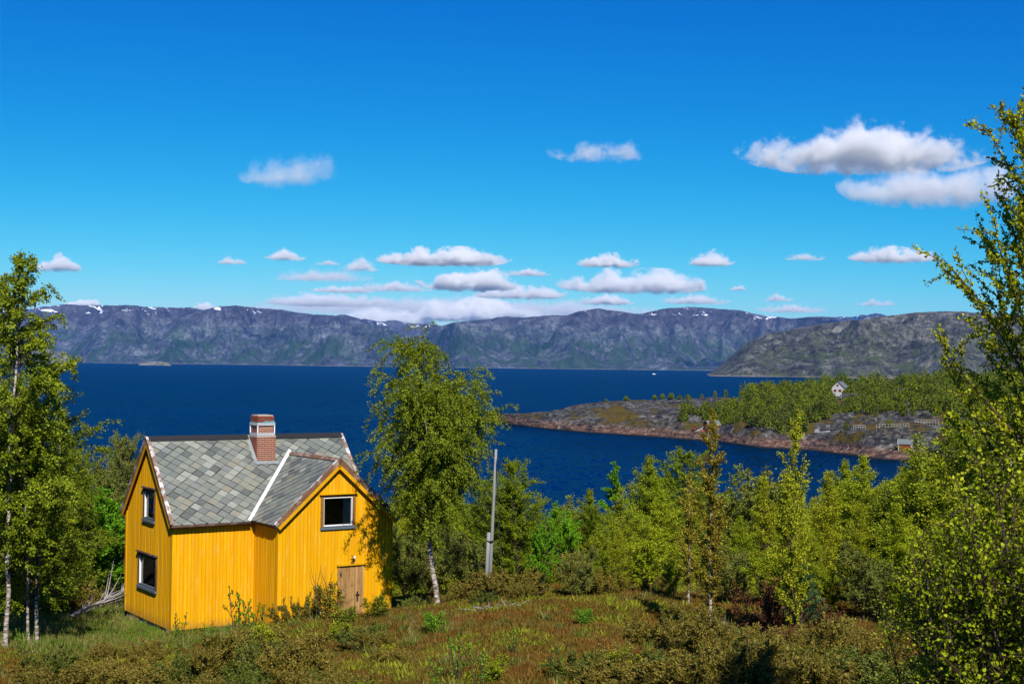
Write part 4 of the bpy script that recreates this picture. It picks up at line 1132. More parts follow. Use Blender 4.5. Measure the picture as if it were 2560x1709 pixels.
# ------------------------------------------------------------------ trees and shrubs round the house
def tree(key, dx_, depth, top, label, cat='tree', name='birch_tree', group=None, wide=1.0, h=None, rz=None, tilt=0.0, mats=None):
    """stand a plant under column dx_ at a depth, its top on viewed row top (or of height h)"""
    p = spot(dx_, depth)
    if h is None: h = max(.3, zat(dx_, top, depth) - p.z)
    return plant(key, name, p, h, label, cat, group, rz, wide, tilt, mats)
G_L = 'birches left of the house'; G_T = 'birch thicket right of the house'; G_J = 'juniper bushes on the heath'
# left of the house
tree('tall_a', 10, 38.0, 572, 'tallest birch at the left edge, its top against sky', group=G_L, wide=1.15, rz=2.2)
tree('tall_b', 75, 39.0, 800, 'white-stemmed birch left of the house, nearest the grass', group=G_L, wide=1.25, rz=.4)
tree('tall_a', 42, 49.0, 855, 'birch with a bright white stem behind the left birches', group=G_L, rz=1.0)
tree('tall_b', 150, 50.0, 930, 'birch filling the gap right of the nearest left birch', group=G_L, rz=3.0)
tree('tall_b', -60, 42.0, 700, 'birch half outside the left picture edge', group=G_L, rz=5.0)
tree('rowan', 222, 54.0, 1085, 'bright green tree just left of the yellow gable', name='rowan_tree', group=G_L, wide=1.15, rz=.3)
tree('rowan', 178, 57.0, 1120, 'bright green tree deep in the left grove', name='rowan_tree', group=G_L, wide=1.1, rz=2.0)
tree('rowan', 290, 56.0, 1140, 'bright green tree hidden partly behind the yellow gable', name='rowan_tree', group=G_L, wide=1.1, rz=4.0)
tree('dense', 262, 64.0, 985, 'olive tree rising behind the left roof edge', name='willow_tree', group=G_L, wide=.8, mats={'crown': M['leaf_grey']})
tree('dense', 320, 66.0, 1010, 'olive tree touching the left end of the roof ridge', name='willow_tree', group=G_L, wide=.75, rz=2.5, mats={'crown': M['leaf_grey']})
tree('dense', 100, 60.0, 960, 'dense dark tree behind the left birches', name='willow_tree', group=G_L, wide=.9, rz=4.2)
tree('dense', 10, 58.0, 930, 'dense dark tree at the far left behind white stems', name='willow_tree', group=G_L, wide=.9, rz=1.2)
tree('young_a', 130, 46.0, 1130, 'slender young birch in the shade of the left grove', group=G_L)
tree('young_b', 25, 45.0, 1050, 'young birch between the two left trunks', group=G_L)
# the weeping birch and what stands round it
tree('weep', 998, 42.6, 728, 'tall weeping birch with white trunk right of the house', group=None, rz=1.75, wide=1.15)
tree('dense', 1190, 52.0, 1048, 'dense round dark tree behind the leaning pole', name='willow_tree', wide=1.2, rz=.5)
tree('dense', 1130, 55.0, 1085, 'dark tree filling the gap behind the weeping birch', name='willow_tree', wide=1.1, rz=2.9)
tree('bush_a', 930, 52.0, 1195, 'grey-green willow at the right corner of the house', 'bush', 'willow_bush', wide=1.1)
tree('bush_a', 985, 56.0, 1180, 'grey-green willow behind the white birch trunk', 'bush', 'willow_bush', wide=1.2, rz=2.2)
tree('bush_a', 1060, 50.0, 1200, 'grey-green willow between weeping birch and pole', 'bush', 'willow_bush', wide=1.1, rz=1.2)
tree('rowan', 1240, 44.5, 1178, 'bright green rowan with dark forked stems right of the pole', name='rowan_tree', wide=.85, rz=1.0)
tree('rowan', 1300, 52.0, 1150, 'bright green rowan behind the forked one', name='rowan_tree', wide=.9, rz=4.4)
# the thicket, left to right
TH = [('young_b', 1290, 60, 1130, 'olive young birch low beside the round dark tree'), ('slim', 1412, 62, 1056, 'slender bright birch with a pointed top against the water'),
 ('young_a', 1345, 58, 1118, 'young birch left of the slender pointed one'), ('young_a', 1480, 60, 1040, 'birch with dense dark crown against the bay'),
 ('dense', 1545, 62, 1024, 'tallest dark crown in the middle of the thicket'), ('young_b', 1440, 52, 1110, 'young birch under the slender pointed one'),
 ('young_b', 1385, 46, 1160, 'thin-stemmed young birch at the heath edge right of the rowan'), ('young_c', 1420, 44, 1210, 'pale young birch at the heath edge'),
 ('young_a', 1520, 48, 1120, 'green young birch left of the bronze birch'), ('bronze', 1580, 40, 1080, 'short bronze birch leaning on its taller neighbour'),
 ('young_b', 1690, 52, 1058, 'young birch just right of the bronze birch'), ('bush_a', 1715, 50, 1060, 'grey willow between bronze and golden birch'),
 ('young_c', 1760, 46, 1090, 'golden young birch left of the tall golden one'), ('young_c', 1885, 44, 1075, 'golden young birch right of the tall golden one'),
 ('young_a', 1930, 50, 1050, 'green birch in front of the red rocks'), ('young_a', 1985, 48, 1040, 'green birch below the shore rocks'),
 ('young_b', 2040, 46, 1060, 'green birch below the grey boathouse'), ('young_c', 1960, 40, 1150, 'low golden birch in the right thicket'),
 ('young_a', 2090, 44, 1030, 'dense green birch right of the boathouse line'), ('young_b', 2130, 40, 985, 'tall green birch at the right of the thicket'),
 ('young_a', 2185, 42, 940, 'tall dense birch behind the near right bush'), ('tall_b', 2250, 40, 900, 'broad green birch near the right edge'),
 ('tall_b', 2330, 38, 860, 'broad green birch cut by the right edge'), ('dense', 2290, 46, 960, 'dark crown behind the right edge birches'),
 ('young_b', 1800, 41, 1200, 'short leafy birch at the foot of the golden birch'), ('young_b', 1860, 40, 1180, 'short leafy birch beside many thin stems'),
 ('young_a', 1700, 42, 1180, 'short leafy birch right of the white bronze trunk'), ('young_a', 2060, 38, 1150, 'leafy birch over the dark bare stems'),
 ('young_b', 2120, 36, 1180, 'leafy birch left of the near right bush'), ('young_b', 2210, 34, 1080, 'leafy birch behind the near right bush')]
for i, (k, x, d, tp_, lb) in enumerate(TH): tree(k, x, d, tp_, lb, name='birch_tree' if not k.startswith(('dense', 'bush')) else 'willow_tree', group=G_T, wide=1.28 + .15 * math.sin(i * 1.7))
tree('bronze', 1627, 35.0, 932, 'slender bronze-leaved birch rising over the red hut', wide=.95, rz=.6)
tree('sparse', 1826, 34.0, 935, 'thin golden-leaved birch with dark stems against the bay', wide=.9, rz=1.1)
# the wooded slope below, each crown named after what it stands behind
rf = random.Random(77)
ORD = ['first', 'second', 'third', 'fourth', 'fifth', 'sixth', 'seventh', 'eighth', 'ninth', 'tenth', 'eleventh', 'twelfth']
def fill(spots_, marks, kind, cat, group, keys):
    """spots_: (column, depth, height); each goes behind its nearest landmark column, nearest first"""
    count = {}
    for x, d, hh in sorted(spots_, key=lambda q: q[1]):
        mk = min(marks, key=lambda m_: abs(m_[0] - x)); n = count[mk] = count.get(mk, -1) + 1
        side = 'left' if x < mk[0] else 'right'
        plant(rf.choice(keys), kind, spot(x, d), hh, '%s crown down the slope behind %s' % (ORD[min(n, 11)], mk[1]), cat, group)
MARKS = [(930, 'the right house corner'), (1000, 'the weeping birch'), (1075, 'the gap left of the pole'), (1130, 'the leaning pole'), (1190, 'the dense round dark tree'), (1250, 'the forked rowan'), (1310, 'the second rowan'), (1360, 'the tall dark juniper'), (1412, 'the slender pointed birch'),
 (1480, 'the dark-crowned birch'), (1545, 'the tallest dark crown'), (1600, 'the short bronze birch'), (1640, 'the tall bronze birch'), (1700, 'the grey willow'), (1760, 'the dead red juniper'), (1826, 'the tall golden birch'), (1885, 'the golden young birch'), (1940, 'the birch before the red rocks'),
 (1990, 'the birch below the shore rocks'), (2045, 'the birch below the boathouse'), (2095, 'the dense birch by the boathouse line'), (2150, 'the tall birch at the thicket end'), (2215, 'the near right bush'), (2290, 'the right edge birches'), (2370, 'the right picture border')]
sp_ = []
for i in range(110):
    x = rf.uniform(880, 2420); d = rf.uniform(54, 105)
    if x < 1270 and d < 70: d += 12
    tp_ = rf.uniform(1085, 1180) + (60 if 1100 < x < 1350 else 0) - (max(0, x - 1900) * .12)
    hh = min(8.5, zat(x, tp_, d) - spot(x, d).z)
    if hh > 2.0: sp_.append((x, d, hh))
fill(sp_, MARKS, 'birch_tree', 'tree', 'birches on the slope down to the bay', ['young_a', 'young_b', 'young_c', 'dense', 'young_a'])
sp_ = []
for i in range(30):
    x = rf.uniform(-90, 330); d = rf.uniform(62, 110); hh = min(8.0, zat(x, rf.uniform(1000, 1120), d) - spot(x, d).z)
    if hh > 2.0: sp_.append((x, d, hh))
fill(sp_, [(-60, 'the birch half outside the left edge'), (10, 'the tallest left birch'), (75, 'the nearest left birch'), (150, 'the gap in the left grove'), (222, 'the bright green tree by the gable'), (300, 'the yellow gable')], 'birch_tree', 'tree', 'trees deep in the left grove', ['tall_a', 'tall_b', 'dense', 'young_a'])
sp_ = []
for i in range(8):
    x = rf.uniform(830, 900); d = rf.uniform(58, 90); hh = min(6, zat(x, rf.uniform(1160, 1220), d) - spot(x, d).z)
    if hh > 2: sp_.append((x, d, hh))
fill(sp_, [(860, 'the right eave of the wing')], 'birch_tree', 'tree', 'trees behind the house', ['young_a', 'dense', 'young_b'])
# near right
tree('near', 2408, 15.0, 190, 'near birch at the right edge reaching up into the sky', rz=0.4, wide=1.0)
tree('near_bush', 2195, 14.0, 1150, 'near leafy bush with big bright leaves, bottom right', 'bush', 'birch_bush', wide=1.0, rz=.4)
tree('near_bush', 2300, 13.5, 1090, 'near leafy bush at the right border', 'bush', 'birch_bush', wide=1.0, rz=2.1)
tree('near_bush', 2400, 13.2, 1010, 'near leafy bush mostly outside the right border', 'bush', 'birch_bush', wide=1.1, rz=3.3)
tree('near_bush', 2130, 16.0, 1330, 'low near leafy bush left of the bigger ones, bottom right', 'bush', 'birch_bush', wide=1.0, rz=5.0)
plant('tall_a', 'birch_tree', Vector((7.6, 10.5, gz(7.6, 10.5))), 12.0, 'tall birch beyond the right border whose shadow crosses the heath', 'tree', wide=.8)
# undergrowth at the thicket's foot
US = [(1330, 43, 'young willow bush at the foot of the rowans'), (1470, 44, 'leafy bush at the heath edge under the dark crown'), (1540, 42, 'leafy bush left of the white bronze trunk'),
      (1680, 40, 'leafy bush right of the white bronze trunk'), (1770, 39, 'leafy bush behind the dead red juniper'), (1900, 38, 'many-stemmed bush right of the small pine'),
      (1990, 37, 'dark-stemmed bush in the right thicket'), (2070, 36, 'bush at the foot of the right thicket'), (1610, 46, 'bush behind the bronze birch')]
for i, (x, d, lb) in enumerate(US): tree('bush_b' if i % 3 else 'bush_a', x, d, 0, lb, 'bush', 'birch_bush', h=1.7 + .5 * math.sin(i * 2.3), wide=1.2, group='undergrowth of the thicket')
# in front of the house
tree('shrub', 752, 40.6, 0, 'leafy shrub with white twisted stem before the wing', 'bush', 'leafy_shrub', h=1.25, wide=.9, mats={'crown': M['leaf_bronze']})
tree('shrub', 800, 39.8, 0, 'broad leafy shrub below the bare wooden door', 'bush', 'leafy_shrub', h=.65, wide=1.4, rz=2, mats={'crown': M['leaf_weep']})
tree('shrub', 860, 40.5, 0, 'leafy shrub at the right end of the wing wall', 'bush', 'leafy_shrub', h=.8, wide=1.1, rz=4, mats={'crown': M['leaf_weep']})
tree('shrub', 775, 37.5, 0, 'low light green shrub on the slope below the wing', 'bush', 'leafy_shrub', h=.55, wide=1.4, rz=5, mats={'crown': M['leaf_birch']})
tree('shrub', 610, 38.0, 0, 'low yellow-green shrub below the inner house corner', 'bush', 'leafy_shrub', h=.6, wide=1.4, rz=1, mats={'crown': M['leaf_gold']})
tree('shrub', 995, 36.5, 0, 'small bright green shrub below the birch trunk', 'bush', 'leafy_shrub', h=.7, wide=1.1, rz=3)
tree('shrub', 1345, 36.5, 0, 'small bright green shrub alone on the heath', 'bush', 'leafy_shrub', h=.55, wide=1.2, rz=2.2)
SP = [(412, 42.0, 1.0, 'sapling against the yellow wall near the corner'), (478, 41.6, .8, 'browned sapling low against the yellow wall'), (540, 41.2, 1.7, 'tallest thin sapling before the front wall'), (575, 41.0, 1.2, 'thin sapling before the inner corner'),
      (600, 41.3, 1.1, 'thin bare sapling before the wing side wall'), (1000, 27.5, .8, 'bright sapling rising from the bottom edge, left of the pair'), (1045, 28.5, 1.1, 'bright tall sapling rising from the bottom edge'), (1095, 27.0, .9, 'bright sapling at the bottom edge, right of the tall one'),
      (50, 37.0, .8, 'sapling at the foot of the left birches'), (1180, 31.0, .7, 'small sapling beside the dark shadow on the heath')]
for i, (x, d, h_, lb) in enumerate(SP): tree('sapling', x, d, 0, lb, 'sapling', 'sapling', h=h_, group='saplings', rz=i * 1.3)

# junipers
JU = [('jun_a', 1010, 44.5, .7, 1.2, 'juniper behind the white birch trunk'), ('jun_a', 1075, 44.0, .9, 1.2, 'brown-green juniper left of the pole foot'), ('jun_a', 1165, 43.5, 1.1, 1.3, 'brown-green juniper right of the pole foot'),
      ('jun_b', 1110, 41.5, .5, 1.3, 'low juniper in front of the pole'), ('jun_a', 1195, 42.0, .6, 1.2, 'low juniper over the heap of grey branches'), ('jun_b', 948, 43.5, .7, 1.1, 'dark juniper at the right house corner'),
      ('jun_a', 1392, 44.0, .9, 1.0, 'upright juniper at the heath edge'), ('jun_c', 1340, 45.0, 1.5, 1.0, 'tall dark juniper beside the rowan stems'), ('jun_a', 1485, 44.0, .7, 1.2, 'pale brown juniper by the thicket'),
      ('jun_b', 420, 31.5, .9, 1.2, 'dark juniper lowest left of centre at the bottom edge'), ('jun_c', 505, 31.6, 1.3, 1.0, 'dark juniper in the row along the bottom, below the house corner'), ('jun_b', 600, 30.5, 1.0, 1.2, 'dark upright juniper along the bottom, below the inner corner'),
      ('jun_c', 668, 29.5, 1.3, 1.0, 'dark juniper at the bottom edge below the wing'), ('jun_b', 560, 28.5, .8, 1.2, 'juniper cut by the bottom edge below the front wall'), ('jun_a', 330, 31.5, .8, 1.3, 'olive juniper below the left gable'),
      ('jun_a', 220, 32.5, .8, 1.4, 'olive juniper in the lower left'), ('jun_a', 110, 32.0, .8, 1.5, 'olive juniper in the lower left corner'), ('jun_a', 690, 41.8, 1.2, .8, 'brown juniper touching the wing wall'),
      ('jun_a', 1490, 33.5, .7, 1.5, 'olive juniper right of the heath clearing'), ('jun_c', 1585, 32.0, 1.2, 1.1, 'olive juniper before the white bronze trunk'), ('jun_a', 1700, 32.5, .8, 1.6, 'olive juniper before the dead red one'),
      ('jun_b', 1545, 27.5, .8, 1.6, 'dark juniper at the bottom edge right of centre'), ('jun_c', 1640, 29.0, 1.2, 1.1, 'dark juniper at the bottom edge below the bronze birch'), ('jun_b', 1745, 26.5, 1.0, 1.4, 'dark juniper at the bottom edge below the small pine'),
      ('jun_c', 1880, 28.5, 1.4, 1.0, 'dark juniper at the bottom edge left of the near bush'), ('jun_a', 1810, 31.0, .7, 1.6, 'olive juniper below the small pine'), ('jun_a', 1935, 31.5, .8, 1.5, 'olive juniper left of the near leafy bush'),
      ('jun_b', 1960, 26.0, .9, 1.5, 'dark juniper beside the near leafy bush'), ('jun_b', 2060, 24.0, 1.0, 1.4, 'dark juniper under the near leafy bush'), ('jun_a', 1430, 28.5, .7, 1.6, 'juniper in the shadow at the bottom'),
      ('jun_a', 1480, 25.5, .8, 1.4, 'juniper cut by the bottom edge right of centre'), ('jun_a', 1620, 25.0, .9, 1.4, 'juniper cut by the bottom edge below the bronze birch'), ('jun_c', 1700, 24.5, 1.2, 1.2, 'juniper cut by the bottom edge below the dead red one'), ('jun_a', 1840, 25.0, .9, 1.4, 'juniper cut by the bottom edge below the pine'),
      ('jun_a', 1400, 25.5, .7, 1.4, 'juniper cut by the bottom edge beside the bright saplings'), ('jun_a', 760, 27.5, .7, 1.4, 'juniper cut by the bottom edge below the door'), ('jun_a', 450, 27.5, .8, 1.4, 'juniper cut by the bottom edge below the left gable'), ('jun_c', 300, 28.0, 1.1, 1.2, 'upright juniper at the bottom edge, lower left'),
      ('jun_b', 1330, 28.0, .7, 1.4, 'low dark juniper at the bottom right of the bright saplings'), ('jun_a', 250, 36.5, .6, 1.3, 'low juniper on the grass left of the gable'), ('jun_a', 700, 33.5, .6, 1.5, 'low juniper on the slope below the wing'),
      ('jun_c', 165, 48.0, 1.2, 1.3, 'brown juniper under the left grove'), ('jun_c', 60, 47.0, 1.2, 1.4, 'brown juniper between the left trunks')]
for i, (k, x, d, h_, w_, lb) in enumerate(JU): tree(k, x, d, 0, lb, 'bush', 'juniper_bush', G_J, w_, h_, rz=i * .9)
JD = [(1745, 36.0, 1.6, 'dead rust-red juniper left of the small pine'), (1790, 35.0, 1.3, 'dead rust-red juniper right under the small pine'), (1880, 35.5, 1.0, 'low dead red juniper right of the small pine'), (1790, 32.5, .8, 'rust-brown dead juniper among the olive ones')]
for i, (x, d, h_, lb) in enumerate(JD): tree('jun_dead', x, d, 0, lb, 'bush', 'dead_juniper', 'dead junipers', .9, h_, rz=i * 1.9)
tree('pine', 1838, 35.2, 0, 'small blue-green pine among dead red junipers', 'tree', 'pine_sapling', h=1.9, wide=1.25)

# ------------------------------------------------------------------ ground cover: heath and grass
def scatter(name, protos, X, Y, dens, smin, smax, seed, label):
    """tufts spread over a patch of the ground by a geometry-nodes modifier"""
    nr, nc = X.shape
    v = np.stack([X, Y, ground_z(X, Y) - .012], -1).reshape(-1, 3)
    i = (np.arange(nr - 1)[:, None] * nc + np.arange(nc - 1)[None, :]).ravel()
    me = mesh_np(name, v, np.stack([i, i + 1, i + nc + 1, i + nc], -1))
    at = me.attributes.new('dens', 'FLOAT', 'POINT'); at.data.foreach_set('value', np.asarray(dens, np.float32).ravel())
    o = obj(name, me, protos[0].data.materials[0])
    ng = bpy.data.node_groups.new(name + '_nodes', 'GeometryNodeTree')
    ng.interface.new_socket('Geometry', in_out='INPUT', socket_type='NodeSocketGeometry'); ng.interface.new_socket('Geometry', in_out='OUTPUT', socket_type='NodeSocketGeometry')
    N = ng.nodes; L = ng.links
    gi = N.new('NodeGroupInput'); go = N.new('NodeGroupOutput')
    na = N.new('GeometryNodeInputNamedAttribute'); na.data_type = 'FLOAT'; na.inputs['Name'].default_value = 'dens'
    dp = N.new('GeometryNodeDistributePointsOnFaces'); dp.distribute_method = 'RANDOM'; dp.inputs['Seed'].default_value = seed
    L.new(gi.outputs[0], dp.inputs['Mesh']); L.new(na.outputs['Attribute'], dp.inputs['Density'])
    jn = N.new('GeometryNodeJoinGeometry')
    for p in protos:
        oi = N.new('GeometryNodeObjectInfo'); oi.inputs['Object'].default_value = p; oi.inputs['As Instance'].default_value = True
        L.new(oi.outputs['Geometry'], jn.inputs[0])
    ip = N.new('GeometryNodeInstanceOnPoints'); ip.inputs['Pick Instance'].default_value = True
    L.new(dp.outputs['Points'], ip.inputs['Points']); L.new(jn.outputs[0], ip.inputs['Instance'])
    rr = N.new('FunctionNodeRandomValue'); rr.data_type = 'FLOAT_VECTOR'; rr.inputs[0].default_value = (-.12, -.12, 0); rr.inputs[1].default_value = (.12, .12, 6.283)
    L.new(rr.outputs[0], ip.inputs['Rotation'])
    rsn = N.new('FunctionNodeRandomValue'); rsn.data_type = 'FLOAT'; rsn.inputs[2].default_value = smin; rsn.inputs[3].default_value = smax
    L.new(rsn.outputs[1], ip.inputs['Scale']); L.new(ip.outputs[0], go.inputs[0])
    md = o.modifiers.new('scatter', 'NODES'); md.node_group = ng
    return tag(o, label, None, kind='stuff')
def tuft(name, seed, n, rad, hgt, wid, mat_, spread=.5, curve=.0):
    rng = np.random.default_rng(seed)
    b = np.zeros((n, 3)); a = rng.uniform(0, 6.283, n); r = rad * np.sqrt(rng.uniform(0, 1, n)); b[:, 0] = np.cos(a) * r; b[:, 1] = np.sin(a) * r
    d = rng.normal(size=(n, 3)) * spread; d[:, 2] = 1; d = unit(d); h = hgt * rng.uniform(.5, 1.15, (n, 1)) * (1 - .5 * (r / rad)[:, None] ** 2)
    s = unit(np.cross(d, rng.normal(size=(n, 3)))) * wid * rng.uniform(.6, 1.3, (n, 1))
    V = np.stack([b, b + d * h * .55 + s, b + d * h, b + d * h * .55 - s], 1).reshape(-1, 3)
    me = mesh_np(name, V, np.arange(4 * n).reshape(n, 4)); me.materials.append(mat_)
    return bpy.data.objects.new(name, me)
def mk_heath(name, a, b, c):
    m = NM(name); g = m.n('NewGeometry'); p = g.outputs['Position']
    k = m.noise(.55, 4, p); k2 = m.noise(2.6, 3, p)
    col = m.mix(m.maprange(k, .40, .60), a, b); col = m.mix(m.maprange(k2, .5, .72), col, c)
    r = g.outputs['Random Per Island']
    col = m.mix(1.0, col, m.ramp(r, [(0, (.45, .45, .45)), (.7, (1.1, 1.1, 1.1)), (1, (1.7, 1.6, 1.5))]), 'MULTIPLY')
    return m.surf(m.n('MixShader', {0: .2, 1: m.pbr(col, .8, None, .03), 2: m.n('BsdfTranslucent', {'Color': col})}))
M['heath'] = mk_heath('heath_shrub', (.18, .088, .017), (.135, .105, .017), (.23, .15, .04))
M['grass'] = mk_heath('grass_blade', (.10, .14, .016), (.16, .16, .035), (.34, .27, .12))
M['grass_green'] = mk_heath('fresh_grass_blade', (.08, .21, .012), (.12, .26, .018), (.2, .24, .04))
M['twiggy'] = mk_heath('bilberry_leaf', (.16, .19, .016), (.24, .25, .02), (.13, .11, .02))
tA = [tuft('heath_tuft', 51, 170, .26, .15, .009, M['heath'], .5), tuft('heath_tuft', 52, 160, .28, .20, .008, M['heath'], .7), tuft('heath_tuft', 53, 150, .25, .12, .011, M['heath'], .9)]
tB = [tuft('grass_tuft', 54, 70, .16, .34, .007, M['grass'], .45), tuft('grass_tuft', 55, 60, .18, .26, .008, M['grass'], .7)]
tC = [tuft('bilberry_tuft', 56, 90, .22, .24, .016, M['twiggy'], .6), tuft('bilberry_tuft', 57, 90, .22, .18, .018, M['twiggy'], .8)]
tD = [tuft('grass_tuft', 58, 80, .16, .22, .009, M['grass_green'], .4)]
sx_ = np.linspace(-17, 17, 120); sy_ = np.linspace(20, 50, 110)
SX, SY = np.meshgrid(sx_, sy_)
view = (np.abs(SX) < SY * .40 + 1.0)
lx, ly = house_local(SX, SY)
inside = (lx > -.1) & (lx < 6.75) & (ly > (np.where(lx > 2.6, -1.95, -.1))) & (ly < 4.5)
grassy = np.clip(smooth(-4.5, -9.5, SX) * smooth(36, 39.5, SY) + .0, 0, 1)
mead = np.clip((1 - smooth(-11, -9, lx + 9)) + smooth(-9.0, -12.5, SX) * smooth(36, 39, SY), 0, 1)
nz_ = fbm(SX / 3.0, SY / 3.0, 3, 61)
heath = scatter('heath', tA, SX, SY, np.where(view & ~inside, 42 * (1 - .75 * grassy), 0), .6, 1.35, 1, 'brown-green heath of dwarf shrubs covering the slope')
bil = scatter('bilberry', tC, SX, SY, np.where(view & ~inside, 9 * smooth(-.1, .35, nz_) + 7 * grassy * (1 - mead), 0), .6, 1.4, 2, 'yellow-green bilberry leaves among the heath')
grs = scatter('grass', tB, SX, SY, np.where(view & ~inside, 26 * grassy + 3 * smooth(.0, .3, -nz_), 0), .6, 1.5, 3, 'pale grass and dry straw round the house')
mdw = scatter('meadow_grass', tD, SX, SY, np.where(view & ~inside, 55 * smooth(-9.5, -12.0, SX) * smooth(37.5, 40.5, SY), 0), .7, 1.4, 4, 'fresh green grass patch under the left birches')
# low dwarf bushes strewn over the slope
rj = random.Random(15); dcount = {}
DM = [(60, 'the left birches'), (180, 'the green grass patch'), (300, 'the left gable'), (400, 'the near house corner'), (500, 'the front wall'), (590, 'the inner house corner'), (690, 'the wing window side'), (800, 'the bare door'), (900, 'the wing right corner'), (1000, 'the birch trunk'), (1150, 'the pole'), (1300, 'the rowans'), (1450, 'the heath clearing'), (1600, 'the bronze birch'), (1720, 'the dead red juniper'), (1840, 'the small pine'), (1950, 'the right thicket')]
cand = []
for i in range(44):
    x = rj.uniform(20, 1960); d = rj.uniform(27.0, 36.5)
    if 880 < x < 1480 and rj.random() < .6: continue
    cand.append((x, d, rj.choice(['jun_a', 'jun_b', 'jun_c', 'jun_a', 'shrub']), rj.uniform(1.0, 1.6), rj.uniform(.3, .75), rj.choice(['leaf_birch', 'leaf_weep', 'leaf_gold'])))
for i, (x, d, k, w_, h_, mt_) in enumerate(sorted(cand, key=lambda q: -q[1])):
    mk = min(DM, key=lambda m_: abs(m_[0] - x)); n = dcount[mk] = dcount.get(mk, -1) + 1
    tree(k, x, d, 0, '%s low dwarf bush on the heath in front of %s' % (ORD[n], mk[1]), 'bush', 'dwarf_bush', 'dwarf bushes strewn over the heath', w_, h_, rz=i * 1.1, mats={'crown': M[mt_]} if k == 'shrub' else None)

# ------------------------------------------------------------------ pole, dead wood, twisted stem
M['pole_wood'] = mk_wood('weathered_pole_wood', (.15, .155, .15), (.30, .31, .30))
pp = spot(1122, 46.5)
top_ = Vector((ray(1138 * DS, 1028 * DS).x * 46.5, 46.5, zat(1138, 1030, 46.5)))
pole = thing('utility_pole', pp, 'weathered grey leaning pole with spliced foot beside the weeping birch', 'pole')
v = top_ - pp
rp = MB().tube([v * -.03, v * .3, v * .65, v], [.062, .058, .05, .044], 10).build('post', M['pole_wood'], pole, True)
off = Vector((-.11, -.05, 0))
MB().tube([off + v * -.05, off + v * .25, off + v * .44], [.07, .066, .06], 9).build('splice_post', M['pole_wood'], pole, True)
for t in (.10, .38): MB().tube([off * .5 + v * t, off * .5 + v * t + Vector((0, 0, .03))], .125, 12).build('wire_binding', M['dark_metal'], pole, True)
w0 = v * .97
ge = spot(1152, 45.6) - pp
MB().tube([w0, w0 * .5 + ge * .5 + Vector((0, 0, -.05)), ge], .012, 4).build('guy_wire', M['dark_metal'], pole)
ge2 = spot(1330, 47.0) - pp + Vector((0, 0, .3))
MB().tube([w0, w0 * .5 + ge2 * .5 + Vector((0, 0, -.15)), ge2], .012, 4).build('guy_wire', M['dark_metal'], pole)

def dead_branches(name, label, a, b, n, ln, seed, rise, mat_=None, thick=.02):
    """a heap of bare dead boughs lying between two ground points"""
    rng = random.Random(seed); root = thing(name, a, label, 'dead wood')
    for i in range(n):
        t = rng.random(); p = (b - a) * t; p.z = gz(a.x + p.x, a.y + p.y) - a.z + .03
        az = rng.uniform(0, 6.28); l_ = ln * rng.uniform(.5, 1.1); pts = [p]; d = Vector((math.cos(az), math.sin(az) * .5, rng.uniform(.0, rise)))
        for j in range(4):
            d = (d + Vector((rng.uniform(-.25, .25), rng.uniform(-.25, .25), rng.uniform(-.12, .12)))).normalized(); q = pts[-1] + d * l_ / 4
            q.z = max(q.z, gz(a.x + q.x, a.y + q.y) - a.z + .04); pts.append(q)
        MB().tube(pts, [thick, thick * .8, thick * .6, thick * .45, thick * .25], 5).build('bough', mat_ or M['dead_wood'], root, True)
    return root
dead_branches('branch_pile', 'heap of bleached grey branches under the juniper by the pole', spot(1095, 39.5), spot(1185, 39.8), 40, .9, 3, .16, None, .016)
ft0 = spot(140, 44.5); ft1 = spot(292, 47.5); ft1.z += 1.0
ft = thing('fallen_tree', ft0, 'fallen grey dead birch lying against the grove left of the gable', 'fallen tree')
dv = ft1 - ft0
MB().tube([Vector((0, 0, .05)), dv * .35 + Vector((0, 0, .1)), dv * .7, dv], [.07, .055, .04, .02], 7).build('trunk', M['dead_wood'], ft, True)
rg = random.Random(9)
for i in range(26):
    t = rg.uniform(.15, 1); p = dv * t; d = (dv.normalized() + Vector((rg.uniform(-.6, .6), rg.uniform(-.5, .5), rg.uniform(-.25, .6)))).normalized(); l_ = rg.uniform(.5, 1.5)
    MB().tube([p, p + d * l_ * .5 + Vector((0, 0, rg.uniform(-.05, .1))), p + d * l_], [.022, .014, .006], 5).build('bough', M['dead_wood'], ft, True)
dead_branches('brushwood', 'brown brushwood tangle between the grove and the yellow gable', spot(170, 49.0), spot(285, 50.0), 60, 1.3, 5, 1.2, M['twig'], .016)
tw = spot(745, 41.2)
ts = thing('birch_stump', tw, 'short twisted white birch stem before the wing wall', 'tree')
MB().tube([(0, 0, -.1), (-.06, 0, .25), (-.22, 0, .45), (-.27, .02, .75), (-.24, 0, .95), (-.29, 0, 1.12)], [.07, .065, .06, .05, .045, .03], 9).build('trunk', M['bark'], ts, True)
MB().tube([(-.02, 0, .1), (.12, .03, .4), (.14, .0, .85), (.19, .02, 1.15)], [.04, .035, .025, .012], 7).build('branch', M['bark'], ts, True)
for i in range(12):
    a_ = i * .9; p = Vector((-.27 + .3 * (i % 2), 0, .8 + .03 * i)); MB().tube([p, p + Vector((.12 * math.cos(a_), .12 * math.sin(a_), .25)), p + Vector((.2 * math.cos(a_), .2 * math.sin(a_), .6))], [.008, .006, .003], 4).build('branch', M['twig'], ts)

